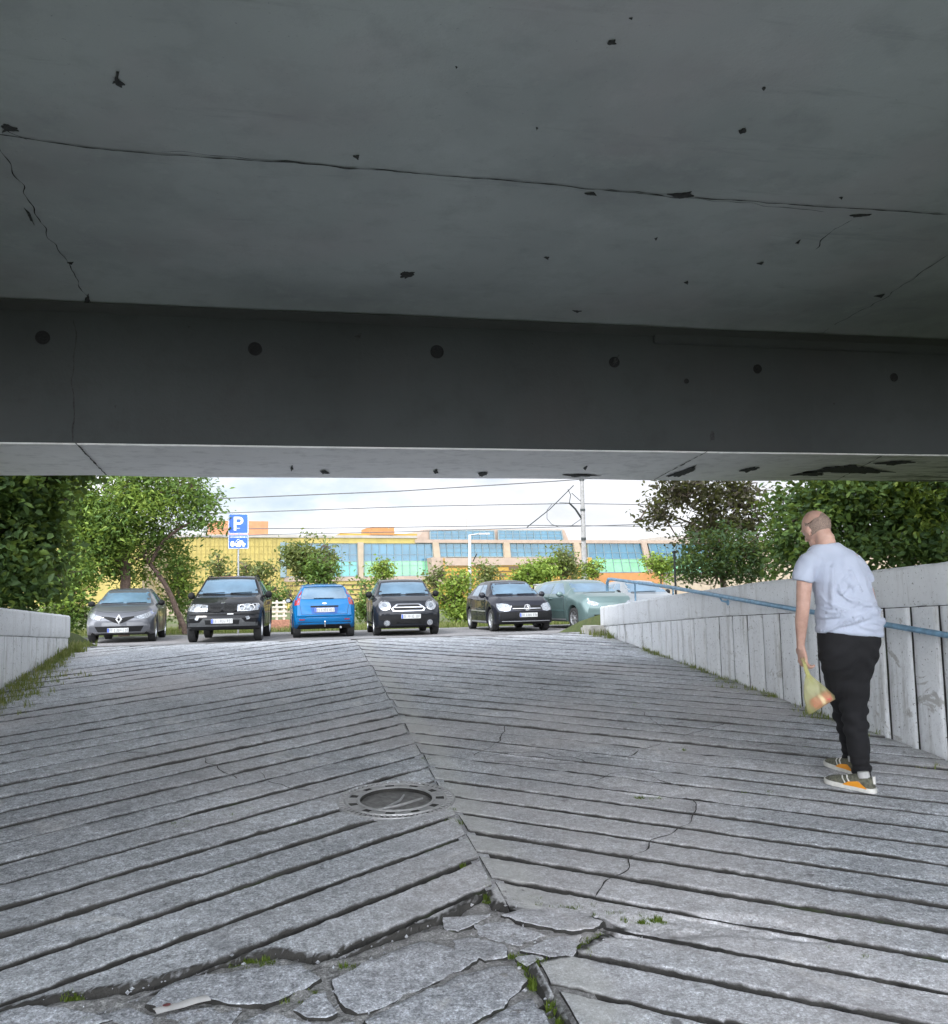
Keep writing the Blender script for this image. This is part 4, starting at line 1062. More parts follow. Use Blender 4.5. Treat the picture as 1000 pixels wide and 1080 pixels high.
# --- pale teal hatchback
P_teal=paint('pale_teal_metallic_paint',(.105,.16,.155),.35,.32)
sp=hatch(4.27,.885,1.47,.93,1.06,.98,1.78,3.95,.97,.315,(.85,3.47),.74,.98); sp['bulge']=(.17,.13); sp['rakef']=[(.2,.04),(.42,0),(.6,.0),(.8,.05),(1.0,.05)]; sp['roofw']=[(0,.76),(.2,.80),(.98,.82),(1.2,.80),(1.78,.70),(2.8,.70),(3.8,.68),(4.1,.76),(4.27,.8)]
c=Car('parked_car','pale teal metallic hatchback with its front end hidden by the right wall',sp,car_at(648,663,25.8),R_(10),P_teal)
c.patch('windshield',[(-.70,1.08),(.70,1.08),(.59,1.375),(.3,1.395),(-.3,1.395),(-.59,1.375)],'f',M['glass'])
c.sides('side_window',[(1.42,1.03),(2.30,1.04),(2.32,1.365),(1.86,1.355)],M['glass']); c.sides('side_window',[(2.38,1.04),(3.25,1.06),(3.42,1.12),(3.2,1.33),(2.40,1.365)],M['glass'])
c.both('headlight',[(.44,.74),(.56,.80),(.70,.83),(.74,.79),(.70,.69),(.5,.67)],'f',M['lamp'],off=.012)
g=c.patch('grille',[(-.42,.60),(.42,.60),(.38,.53),(-.38,.53)],'f',M['black_plastic'],off=.01); c.patch('lower_grille',[(-.6,.42),(.6,.42),(.55,.28),(-.55,.28)],'f',M['black_plastic'],off=.01)
c.plate(0,.46,'f'); c.mirrors(1.48,1.0,P_teal,1.1); c.wheels(7); c.wiper(-.6,.3,1.04,1.06); c.wiper(.1,.62,1.04,1.06)
c.sides('rub_strip',[(1.4,.52),(3.05,.54),(3.05,.575),(1.4,.555)],simple('dark_teal_strip',(.08,.14,.14),.4),off=.010); c.sides('sill_trim',[(1.3,.26),(3.1,.26),(3.1,.30),(1.3,.30)],M['alloy'],off=.006)
c.seams([[(1.4,.3),(1.38,.6),(1.45,.97)],[(2.42,.28),(2.42,1.0)],[(3.12,.62),(3.28,1.02)]],'-'); c.handles([(2.27,.89),(3.1,.92)],P_teal)

# --- pale silver car further back
P_sil=paint('pale_silver_paint',(.26,.28,.29),.5,.32)
sp=hatch(4.25,.87,1.46,.80,1.02,1.05,1.95,3.85,.94,.31,(.85,3.45),.66,.95)
q=at(700,660,28.8)
c=Car('parked_car','pale silver car half hidden behind the end of the right wall, beside the teal hatchback',sp,(q.x,q.y,GZ),R_(2),P_sil)
c.patch('windshield',[(-.68,1.04),(.68,1.04),(.57,1.36),(.3,1.38),(-.3,1.38),(-.57,1.36)],'f',M['glass'])
c.sides('side_window',[(1.55,.99),(2.3,1.01),(2.33,1.35),(2.02,1.34)],M['glass']); c.sides('side_window',[(2.38,1.01),(3.1,1.04),(3.3,1.12),(3.05,1.31),(2.40,1.35)],M['glass'])
c.both('headlight',[(.40,.66),(.60,.74),(.78,.80),(.80,.74),(.70,.64),(.5,.60)],'f',M['lamp'],off=.012)
c.patch('grille',[(-.42,.64),(.42,.64),(.38,.55),(-.38,.55)],'f',M['black_plastic'],off=.01); c.plate(0,.44,'f'); c.mirrors(1.46,1.02,M['black_plastic'],1.2); c.wheels(5); c.wiper(-.6,.3,1.05,1.07)
c.seams([[(1.4,.3),(1.38,.6),(1.45,.97)],[(2.36,.28),(2.36,1.0)]],'-'); c.handles([(2.2,.89)],P_sil)
# ------------------------------------------------------------------ the walking man
ZM=5.64
HA=Vector((CR.x,CR.y,0)).normalized(); HB=Vector((CF.x,CF.y,0)).normalized()
def pm(u,v,dz=0.): return at(u,v,ZM+dz)
def oring(c, hw, dp, n=28, p=.85, nx=None, rot=0., tilt=Vector((0,0,0)), wob=None):
    out=[]
    for k in range(n):
        a=2*math.pi*k/n; ca,sa=math.cos(a),math.sin(a)
        x=math.copysign(abs(ca)**p,ca)*hw; y=math.copysign(abs(sa)**p,sa)*dp
        q=HA*x+HB*y
        if rot: q=Matrix.Rotation(rot,3,'Z')@q
        q=q+Vector((0,0,tilt.x*x+tilt.y*y))
        if wob: q=q*(1+wob(a))
        out.append(c+q)
    return out
def remeshed(mb,name,mats,parent,vox,smooth_it=4,post=None):
    o=mb.build(name,mats,None)
    md=o.modifiers.new('r','REMESH'); md.mode='VOXEL'; md.voxel_size=vox; md.use_smooth_shade=True
    if smooth_it: s=o.modifiers.new('s','SMOOTH'); s.iterations=smooth_it; s.factor=.5
    dg=bpy.context.evaluated_depsgraph_get(); me=bpy.data.meshes.new_from_object(o.evaluated_get(dg))
    old=o.data; o.modifiers.clear(); o.data=me; bpy.data.meshes.remove(old); me.name=name
    if not me.materials: me.materials.append(mats)
    if post:
        for v in me.vertices: v.co=post(v.co.copy(),v.normal.copy())
    me.polygons.foreach_set('use_smooth',[True]*len(me.polygons))
    base=parent.location if parent else Vector()
    for v in me.vertices: v.co=v.co-base
    o.parent=parent; return o
foot=gp(908,834)
man=tag(empty('person',foot),'balding man in pale T-shirt and black trousers walking up the ramp with a yellow bag','person')
t=NT('skin'); t.set(Roughness=.55); t.p.inputs['Subsurface Weight'].default_value=.12; t.p.inputs['Subsurface Radius'].default_value=(.02,.008,.004)
f_=t.noise(22,5,.6); g_=t.noise(90,3); c_=t.ramp(f_,[(.3,(.42,.25,.195)),(.7,(.53,.335,.265))]); c_=t.mix(t.ramp(g_,[(.62,0.),(.7,.25)]),c_,(.42,.24,.19)); t.base(c_); t.bump(g_,.12,.003); M['skin']=t.mat
t=NT('tshirt_cotton'); t.set(Roughness=.95); w_=t.noise(420,2); c_=t.ramp(t.noise(5,4),[(.3,(.37,.41,.51)),(.7,(.44,.48,.58))]); t.base(c_); t.p.inputs['Sheen Weight'].default_value=.2; t.bump(t.math('ADD',w_,t.math('MULTIPLY',t.noise(14,4,.6,dist=1.2),1.6)),.35,.006); M['shirt']=t.mat
t=NT('black_jogging_cloth'); t.set(Roughness=.9); t.base(t.ramp(t.noise(9,4),[(.3,(.004,.004,.005)),(.7,(.009,.009,.011))])); t.bump(t.noise(16,4,.6,dist=1.),.4,.01); M['trouser']=t.mat
t=NT('stubble_hair'); t.set(Roughness=.9); c_=t.ramp(t.noise(260,3,.7),[(.35,(.12,.09,.07)),(.65,(.34,.245,.20))]); t.base(c_); t.bump(t.noise(300,3),.5,.004); M['hair']=t.mat

# --- body: one continuous surface
HC=pm(861.5,556.5,.06)                                            # centre of the head
hd=(HA*-.38+HB*.925).normalized(); hx=Vector((hd.y,-hd.x,0)); hup=Vector((0,0,1))
tiltM=Matrix.Rotation(R_(-24),3,hx)@Matrix.Rotation(R_(-7),3,hd)
hf=tiltM@hd; hu_=tiltM@hup; hr_=tiltM@hx
def hp(x,y,z): return HC+hr_*x+hf*y+hu_*z
def ell(mb,c,ax,rad,n=20,m=12,shape=None):
    R=[]
    for i in range(1,m):
        ph=math.pi*i/m; ring=[]
        for k in range(n):
            a=2*math.pi*k/n; x,y,z=math.sin(ph)*math.cos(a),math.sin(ph)*math.sin(a),math.cos(ph)
            if shape: x,y,z=shape(x,y,z)
            ring.append(c+ax[0]*x*rad[0]+ax[1]*y*rad[1]+ax[2]*z*rad[2])
        R.append(ring)
    mb.rings(R)
axh=(hr_,hf,hu_)
def headshape(x,y,z):
    k=1.0
    if z<0: x*=1-.30*(-z)**1.3; y=y*(1-.15*(-z)) + (.12*(-z) if y>0 else -(-.22*(-z)))
    return x,y,z
b=MB()
ell(b,hp(0,-.002,0),axh,(.079,.099,.112),28,18,headshape)
ell(b,hp(0,.045,-.075),axh,(.052,.052,.045))                      # jaw and chin
ell(b,hp(0,.105,-.022),axh,(.014,.024,.022)); ell(b,hp(0,.10,.0),axh,(.010,.014,.03))     # nose
ell(b,hp(0,.092,-.062),axh,(.024,.010,.008)); ell(b,hp(0,.092,-.07),axh,(.021,.010,.007)) # lips
ell(b,hp(0,.088,.025),axh,(.05,.014,.012))                        # brow
for s in (-1,1):
    R=[]                                                           # ears
    ell(b,hp(s*.083,.002,-.012),(tiltM@(hx*s),hf,hu_),(.009,.019,.032)); ell(b,hp(s*.080,.006,-.036),axh,(.008,.010,.012))
neck0=pm(872,586,.03)
b.rings([oring(neck0+Vector((0,0,-.05)),.085,.07),oring(neck0,.074,.062),oring(hp(0,-.03,-.08).lerp(neck0,.45),.060,.060),oring(hp(0,-.022,-.070),.058,.062),oring(hp(0,-.02,-.03),.05,.06)])
# trunk under the shirt and hips under the trousers
TR=[(700,894,21,.085),(680,896,28,.105),(660,896,28,.10),(640,893,25,.095),(615,886,26,.10),(597,881,30,.10),(586,877,27,.085),(579,874,17,.065)]
b.rings([oring(pm(u,v),h*ZM/950,d) for v,u,h,d in TR])
def limb(mb,pts,n=14):
    """pts: (point, radius) -> smooth tapered tube"""
    P=[p for p,_ in pts]; rr=[r for _,r in pts]; out=[];ro=[]
    N=len(P)-1
    for i in range(N*5+1):
        t=i/5; out.append(Vector(cr([tuple(p) for p in P],t))); ro.append(cr([(r,) for r in rr],t)[0])
    mb.tube(out,ro,n)
shL=pm(852,596,-.03); elL=pm(847,641,-.05); wrL=pm(844.5,679,.02)
limb(b,[(pm(866,594,-.01),.036),(shL,.046),(pm(848.5,615,-.04),.0475),(elL,.041),(pm(845.5,654,-.03),.040),(pm(845,668,.0),.032),(wrL,.0255),(pm(844.8,684,.025),.026)])
shR=pm(902,599,.05); elR=pm(916,627,.11); wrR=pm(914,652,.26)
limb(b,[(pm(895,595,.03),.036),(shR,.042),(pm(908.5,611,.08),.042),(elR,.040),(pm(917,640,.18),.036),(wrR,.026),(pm(912,657,.29),.025)])
def hand(mb,wr,down,out,thumb,curl,sc=1.):
    """palm from the wrist along 'down'; fingers spread along 'out', curl towards 'thumb'-side normal"""
    dn=down.normalized(); ou=out.normalized(); nm=curl.normalized()
    R=[]
    for t,w,h in ((0,.026,.017),(.02,.033,.016),(.045,.040,.0155),(.07,.043,.014),(.088,.041,.012)):
        c=wr+dn*t*sc+nm*.006*(t/.09)
        R.append([c+ou*w*math.cos(a)*sc+nm*h*math.sin(a)*sc for a in np.linspace(0,2*math.pi,17)[:-1]])
    mb.rings(R)
    for off,l,r in ((-.031,.90,.0085),(-.0105,1.02,.0092),(.0105,1.0,.0092),(.031,.88,.0088)):
        p=wr+dn*.082*sc+ou*off*sc; P=[p]; ang=.45
        for seg in (.040*l,.027*l,.021*l):
            p=p+(dn*math.cos(ang)+nm*math.sin(ang))*seg*sc; P.append(p); ang+=.85
        limb(mb,[(q,r*sc*k) for q,k in zip(P,(1.08,1.02,.95,.80))],10)
    th=(ou*thumb); P=[wr+dn*.022*sc+th*.028*sc]
    P+=[P[0]+(dn*.55+th*.62+nm*.35).normalized()*.034*sc]; P+=[P[1]+(dn*.75+th*.25+nm*.6).normalized()*.030*sc]; P+=[P[2]+(dn*.7-th*.1+nm*.7).normalized()*.024*sc]
    limb(mb,[(q,r*sc) for q,r in zip(P,(.0135,.0115,.0105,.0085))],10)
handL_dn=(pm(846.5,699,.03)-wrL).normalized()
hand(b,wrL+handL_dn*.012,handL_dn,HB*.93-HA*.25,1,HA*.85+HB*.2,1.12)
hand(b,wrR,(pm(908,668,.36)-wrR),HB*.3+HA*.9,-1,HB*.5-HA*.6,1.0)
# legs
hipL=pm(884,690,.0); hipR=pm(906,690,.02)
KN_R=pm(902,752,.06); AN_R=pm(910.5,815,.01); KN_L=pm(891,752,.23); AN_L=pm(898.5,806,.30)
limb(b,[(hipR,.075),(pm(901,722,.05),.062),(KN_R,.046),(pm(905,776,.03),.044),(AN_R,.034),(pm(911.5,824,.0),.034)])
limb(b,[(hipL,.075),(pm(887,722,.12),.062),(KN_L,.046),(pm(895.5,776,.27),.044),(AN_L,.034),(pm(899,811,.31),.034)])
heelR=gp(917.5,836); heelL=gp(905.5,818)
toeR=(HA*-.66+HB*.75).normalized(); toeL=(HA*-.38+HB*.92).normalized()
for an,heel,td in ((AN_R,heelR,toeR),(AN_L,heelL,toeL)):
    h=heel+Vector((0,0,.05)); limb(b,[(an,.034),(h+td*.045,.034),(h+td*.10+Vector((0,0,-.01)),.034),(h+td*.20+Vector((0,0,-.018)),.026)])
body=remeshed(b,'body',M['skin'],man,.0048,3)
# eyes (hidden from here, yet there)
t=simple('eye_white',(.7,.68,.64),.2); t2=simple('eye_dark',(.03,.02,.015),.1)
for s in (-1,1):
    e=MB(); ell(e,hp(s*.031,.083,.004)-man.location,axh,(.0115,.0115,.0105)); eo=e.build('eye',t,man,True)
    e=MB(); ell(e,hp(s*.031,.0925,.003)-man.location,axh,(.0055,.003,.0055)); e.build('iris',t2,eo,True)
# close cropped hair around the back and sides, bald on top
b=MB(); R=[]
for i in range(11):
    z=-.052+.098*i/10; ring=[]
    for k in range(26):
        a=R_(-186)+R_(192)*k/25
        zz=z-.018*max(0,math.cos(a))**2 +(0.012*math.sin(3*a)+.006*math.sin(7*a))*(i>8)
        zn=zz/.112; rr_=math.sqrt(max(.02,1-zn*zn)); x,y,_=headshape(rr_*math.cos(a),rr_*math.sin(a),zn)
        sc=1.018 if 0<i<10 else .975
        ring.append(hp(x*.079*sc,-.002+y*.099*sc,zz)-man.location)
    R.append(ring)
V=[p for r in R for p in r]; Fc=[(i*26+k,i*26+k+1,(i+1)*26+k+1,(i+1)*26+k) for i in range(10) for k in range(25)]
b.add(V,Fc); b.build('hair',M['hair'],man,True,None)

# --- T-shirt
b=MB()
SH=[(669.5,896,34.0,.128,-.10),(664,896,34.6,.130,-.09),(655,895.5,34.2,.130,-.06),(646,894.5,32.6,.128,-.02),(634,892,31,.125,0),(620,888.5,30.5,.124,0),(606,884,30,.120,0),(596,880,31,.114,0),(588,877,29,.102,0),(581,874.5,22.5,.086,0),(576.5,872.5,17.5,.074,0),(573.5,871,13,.066,.05)]
def fold(v): return lambda a: .012*math.sin(5*a+v*.05)*(1 if v>640 else .4)
b.rings([oring(pm(u,v,.03*(600-v)/70 if v<600 else 0),h*ZM/950,d,40,.86,tilt=Vector((tl,0,0)),wob=fold(v)) for v,u,h,d,tl in SH])
def sleeve(P): 
    b.rings([[c+(HA*math.cos(a)*ra+n_*math.sin(a)*rb) for a in np.linspace(0,2*math.pi,21)[:-1]] for c,ra,rb,n_ in P])
limb(b,[(pm(874,592,.0),.060),(pm(862,592.5,-.015),.068),(pm(853.5,594.5,-.03),.069),(pm(849,601,-.035),.065),(pm(847.2,607,-.04),.064),(pm(846.3,613,-.042),.066)],22)
limb(b,[(pm(884,592,.02),.060),(pm(895,592,.04),.060),(pm(901.5,595.5,.055),.062),(pm(906.5,602,.07),.060),(pm(910,608,.085),.058),(pm(912.5,614,.095),.058)],22)
cen=pm(893,640)
def cz_(L): return [((u-893)/168.,(640-v)/168.) for u,v in L]
CRE=[(cz_(L),h,w) for L,h,w in (([(864,651),(886,648),(905,638.6),(921,635)],.011,.011),([(865,658),(887.7,650),(902,643)],.008,.010),([(878,624),(886,632),(905,637),(929,646)],.012,.011),
     ([(872,600),(871,637)],.007,.012),([(889,606),(878,616),(880,626),(894,615),(890,604)],.008,.009),([(862,665),(883,656),(908,651),(929,656)],.010,.011),([(905,580),(913,605),(915,620)],.007,.013),([(884,590),(884,610)],.004,.014),([(860,640),(872,646),(890,644)],.007,.010),([(899,660),(914,664),(929,661)],.006,.010),([(858,622),(866,634),(880,640)],.006,.011))]
def pd_(x,z,L):
    best=9;sg=1
    for (ax,az),(bx,bz) in zip(L[:-1],L[1:]):
        dx,dz=bx-ax,bz-az; t=max(0,min(1,((x-ax)*dx+(z-az)*dz)/(dx*dx+dz*dz))); ex,ez=x-ax-dx*t,z-az-dz*t; d=math.hypot(ex,ez)
        if d<best: best=d; sg=1 if dx*ez-dz*ex>0 else -1
    return best*sg
def wr_(v,n):
    d=v-cen; x=d.dot(HA); z=d.z
    w=0.
    low=math.exp(-((z+.06)/.085)**2); mid_=math.exp(-((z-.12)/.13)**2)
    # swags across the lower back, vertical drapes higher up
    ph=z*1.0+.35*x*x*4
    hemk=smooth(-.175,-.11,z); w+=low*hemk*(.012*math.sin(62*(z-.33*x)+3*N3(x*6,z*5,1))+.009*math.sin(52*(z+.5*x)+4*N3(x*5,z*7,4)))
    w+=mid_*(.008*math.sin(48*x+6*N3(x*3,z*2.5,7))+.007*N3(x*16,z*6,3)+.004*math.sin(60*(x*.7+z))*math.exp(-((x+.02)/.07)**2))
    w+=.005*N3(x*10+3,z*10,d.dot(HB)*8)+.002*N3(x*28,z*22,2)
    fc_=smooth(.05,.6,-n.dot(HB))
    if fc_>0:
        for L_c,h_c,w_c in CRE:
            dd=pd_(x,z,L_c)
            if abs(dd)<.06: w+=fc_*h_c*(math.exp(-(dd/w_c)**2)-.75*math.exp(-((dd+2.1*w_c)/(1.3*w_c))**2))
    w=max(w,-.009)
    q=v+n*w
    if z>.24 and abs(x)<.2: q+=n*.004*N3(x*9,z*9,6)
    return q
remeshed(b,'tshirt',M['shirt'],man,.0065,6,wr_)

# --- trousers
b=MB()
PT=[(655,896,28,.105),(664,896,31,.116),(676,896,32,.124),(690,895,30.3,.122),(703,894.5,27.5,.117),(715,894.5,23.5,.100),(724,894.5,19,.082),(733,894.5,13,.06),(742,894.5,7,.04)]
b.rings([oring(pm(u,v,.11*smooth(690,735,v)),h*ZM/950,d,32,.86) for v,u,h,d in PT])
limb(b,[(pm(903,690,.03),.105),(pm(901,706,.04),.105),(pm(900,722,.05),.098),(pm(900.5,738,.06),.088),(pm(901.5,755,.06),.079),(pm(904,775,.03),.072),(pm(906.5,796,.01),.064),(pm(909,812,.0),.057),(pm(910.5,822,-.0),.054)],20)
limb(b,[(pm(886,690,.0),.105),(pm(886,706,.06),.102),(pm(887,722,.12),.094),(pm(889.5,738,.18),.084),(pm(892,755,.23),.075),(pm(896,775,.27),.068),(pm(898.5,795,.29),.060),(pm(900,808,.31),.055),(pm(901,814,.31),.052)],20)
def trw(v,n):
    d=v-cen; zz=d.z; return v+n*(.008*math.exp(-((zz+.70)/.10)**2)*math.sin(70*(zz+.35*d.x)+3*N3(d.x*7,d.y*7,zz*4))+.006*math.exp(-((zz+1.0)/.07)**2)*math.sin(100*(zz-.35*d.x)+2*N3(d.x*9,d.y*9,zz*6))+.007*math.exp(-((zz+.32)/.09)**2)*math.sin(60*(zz+.9*abs(d.x))+2*N3(d.x*9,d.y*9,2))+.006*N3(d.x*9,d.y*9,d.z*14)+.004*math.sin(d.z*55+4*N3(d.x*6,d.y*6,d.z*5))*smooth(-.35,-.75,d.z))
remeshed(b,'trousers',M['trouser'],man,.0095,4,trw)

# --- shoes
M['shoe']=simple('olive_grey_trainer_mesh',(.115,.115,.085),.85,0,.45,60,.3); M['sole']=simple('off_white_rubber_sole',(.62,.61,.57),.6,0,.12,30); M['orange']=simple('orange_shoe_panel',(.75,.30,.02),.5); M['sock']=simple('pale_grey_sock',(.45,.45,.44),.9)
def shoe(heel,td,lift=0.):
    sd=Vector((td.y,-td.x,0)); up=Vector((0,0,1)); slope=S_RAMP*td.y
    def P(x,y,z): q=heel+td*x+sd*y; q.z=rz(q.y)+.002+z+lift*max(0,.28-x)/.28*.0; return q-man.location
    R=[]
    for x,w,h in ((-.03,.018,.060),(-.02,.032,.085),(.02,.038,.098),(.06,.038,.100),(.10,.040,.088),(.15,.046,.072),(.20,.048,.062),(.235,.043,.054),(.26,.030,.044),(.275,.014,.034)):
        R.append([P(x,w*1.02*math.copysign(abs(math.cos(a))**.7,math.cos(a)),.022+(h-.022)*max(0,math.sin(a))**.8-.004*max(0,-math.sin(a))) for a in np.linspace(0,2*math.pi,19)[:-1]])
    b=MB(); b.rings(R); s=b.build('shoe',M['shoe'],man,True,None)
    R=[]
    for x,w in ((-.04,.014),(-.032,.030),(-.01,.040),(.06,.042),(.13,.045),(.2,.052),(.24,.047),(.27,.032),(.284,.012)):
        R.append([P(x,w,.030),P(x,w+.003,.016),P(x,w,.002),P(x,-w,.002),P(x,-w-.003,.016),P(x,-w,.030)])
    b=MB(); b.rings(R); b.build('sole',M['sole'],s,True,50)
    for sg in (-1,1):
        b=MB(); yo=sg
        b.prism([P(-.005,yo*.0415,.026),P(.07,yo*.0425,.026),(P(.145,yo*.050,.026)),P(.11,yo*.047,.050),P(.05,yo*.043,.062)],sd*sg*.003); b.build('side_panel',M['orange'],s)
        b=MB(); b.tube([P(.10,sg*.043,.04),P(.12,sg*.036,.068),P(.13,sg*.016,.080)],.0045,6); b.tube([P(.13,sg*.045,.038),P(.15,sg*.036,.062),P(.16,sg*.016,.070)],.0045,6); b.build('stripe',M['sole'],s,True)
    b=MB(); b.tube([P(-.032,0,.055),P(-.03,0,.10)],.010,6); b.build('heel_tab',M['sole'],s,True)
    b=MB(); b.tube([P(.03,0,.08),P(.034,0,.115)],[.036,.034],14); b.build('sock',M['sock'],s,True)
shoe(heelR,toeR); shoe(heelL,toeL)

# --- bag and what is in it
t=NT('thin_yellow_plastic'); t.set(Roughness=.35); t.base(t.ramp(t.noise(9,4),[(.3,(.72,.72,.34)),(.7,(.85,.84,.52))]))
tr=t.n('ShaderNodeBsdfTranslucent'); tr.inputs['Color'].default_value=(.82,.80,.40,1); tp=t.n('ShaderNodeBsdfTransparent'); tp.inputs['Color'].default_value=(.99,.985,.86,1)
m1=t.n('ShaderNodeMixShader'); m1.inputs[0].default_value=.45; m2=t.n('ShaderNodeMixShader'); m2.inputs[0].default_value=.66
o_=[n for n in t.t.nodes if n.type=='OUTPUT_MATERIAL'][0]
t.l(t.p.outputs[0],m1.inputs[1]); t.l(tr.outputs[0],m1.inputs[2]); t.l(m1.outputs[0],m2.inputs[1]); t.l(tp.outputs[0],m2.inputs[2]); t.l(m2.outputs[0],o_.inputs['Surface'])
t.bump(t.noise(26,5,.6,dist=1.5),.8,.01); M['bag']=t.mat
BZ=-.02
bagp=pm(848,697,.03); bag=tag(empty('carrier_bag',bagp),'thin see-through yellow plastic bag with stretched handles hanging from the man\'s left hand','bag')
def q_(u,v,d=0.): return pm(u,v,BZ+d)-bagp
rows=[((846.5,700),(850,699),.008),((848,706),(852,705),.010),((850,712),(855,711.5),.012),((848.5,719),(862,717.5),.022),((848,727),(871,725),.034),((848.3,736),(880,733.5),.045),((850.2,745),(880.5,737),.046),((851.5,751),(868,744.5),.036),((853.5,753.5),(857,751.8),.008)]
R=[]
for (a,b_,dp) in rows:
    A=q_(*a); B=q_(*b_); c=(A+B)/2; h=(B-A)/2
    R.append([c+h*math.copysign(abs(math.cos(t_))**.9,math.cos(t_))+HB*dp*math.sin(t_)*(1+.25*math.sin(5*t_+c.z*60)) for t_ in np.linspace(0,2*math.pi,29)[:-1]])
b=MB(); 
RR=[]
for i in range(len(R)-1):
    for s_ in range(4):
        t_=s_/4; RR.append([p.lerp(q,t_)+HB*.006*N3(p.x*30,p.z*30+s_,k) for k,(p,q) in enumerate(zip(R[i],R[i+1]))])
RR.append(R[-1]); b.rings(RR); b.build('pouch',M['bag'],bag,True,None)
b=MB(); b.tube([pm(845.5,694,.03)-bagp,q_(848.5,701),q_(851,709),q_(853.5,716)],[.010,.007,.008,.012],8); b.tube([pm(848.5,692.5,.0)-bagp,q_(849.5,700,.015),q_(852,708,.015),q_(858,722,.03)],[.008,.006,.006,.004],8)
b.build('handle',M['bag'],bag,True,60)
pk=tag(empty('food_packet',pm(866,739,BZ)),'short pink sausage-shaped packet lying inside the yellow bag','packet')
t=simple('pink_food_packet',(.50,.11,.11),.45,0,.3,40); A=pm(857,743.5,BZ)-pk.location; B=pm(875,733.5,BZ)-pk.location
b=MB(); dir_=(B-A).normalized(); P=[A-dir_*.008,A-dir_*.006,A,A.lerp(B,.1),A.lerp(B,.5),A.lerp(B,.9),B,B+dir_*.006,B+dir_*.008]; b.tube(P,[.004,.022,.034,.037,.038,.037,.033,.022,.004],18)
w_=b.build('wrapper',t,pk,True,60)
b=MB(); b.tube([A.lerp(B,.42),A.lerp(B,.62)],.0388,18); b.build('paper_band',simple('pale_packet_band',(.75,.55,.48),.5),pk,True,50)
# ------------------------------------------------------------------ greenery
def leaves(name, twigs, per, size, spread, mt, parent, rng, up=.45, aspect=.55, droop=0., fold=.18):
    T=np.asarray(twigs,float); n=len(T)*per
    c=np.repeat(T[:,:3],per,0); sp=np.repeat(T[:,3] if T.shape[1]>3 else np.full(len(T),1.),per)
    pos=c+rng.normal(0,1,(n,3))*(np.array([1,1,.75])*spread)*sp[:,None]
    nrm=rng.normal(0,1,(n,3)); nrm[:,2]=np.abs(nrm[:,2])*1.0+up; nrm/=np.linalg.norm(nrm,axis=1)[:,None]
    d=rng.normal(0,1,(n,3)); d[:,2]-=droop; d-=nrm*(d*nrm).sum(1)[:,None]; d/=np.linalg.norm(d,axis=1)[:,None]
    s=np.cross(nrm,d); L=size*rng.uniform(.6,1.25,n)[:,None]; W=L*aspect*.5
    v=np.empty((n,6,3)); 
    v[:,0]=pos-d*L*.5; v[:,1]=pos-d*L*.12+s*W*.9+nrm*L*fold*.5; v[:,2]=pos+d*L*.22+s*W*.75+nrm*L*fold*.4
    v[:,3]=pos+d*L*.5-nrm*L*.08; v[:,4]=pos+d*L*.22-s*W*.75+nrm*L*fold*.4; v[:,5]=pos-d*L*.12-s*W*.9+nrm*L*fold*.5
    me=bpy.data.meshes.new(name); me.vertices.add(n*6); me.vertices.foreach_set('co',v.reshape(-1))
    base=np.arange(n)*6; q=np.stack([base,base+1,base+2,base+3,base,base+3,base+4,base+5],1).reshape(-1)
    me.loops.add(n*8); me.loops.foreach_set('vertex_index',q.astype(np.int32)); me.polygons.add(n*2)
    me.polygons.foreach_set('loop_start',np.arange(0,n*8,4,dtype=np.int32)); me.update(calc_edges=True); me.validate()
    me.materials.append(mt); o=bpy.data.objects.new(name,me); link(o,parent); return o
def twigs_in(clumps, density, rng, shell=.5, gap=0., gscale=1.2, seed=0):
    out=[]
    for (c,r) in clumps:
        vol=r[0]*r[1]*r[2]; n=max(3,int(density*vol**.75))
        for _ in range(n):
            d=rng.normal(0,1,3); d/=np.linalg.norm(d); rad=rng.uniform(0,1)**shell
            p=np.array(c)+d*np.array(r)*rad*(1+.25*mnoise.noise(Vector(tuple(d*2.2+seed))))
            if gap and mnoise.noise(Vector(tuple(p*gscale))+Vector((seed,0,0)))<gap-1: continue
            out.append((*p,rng.uniform(.6,1.3)))
    return out
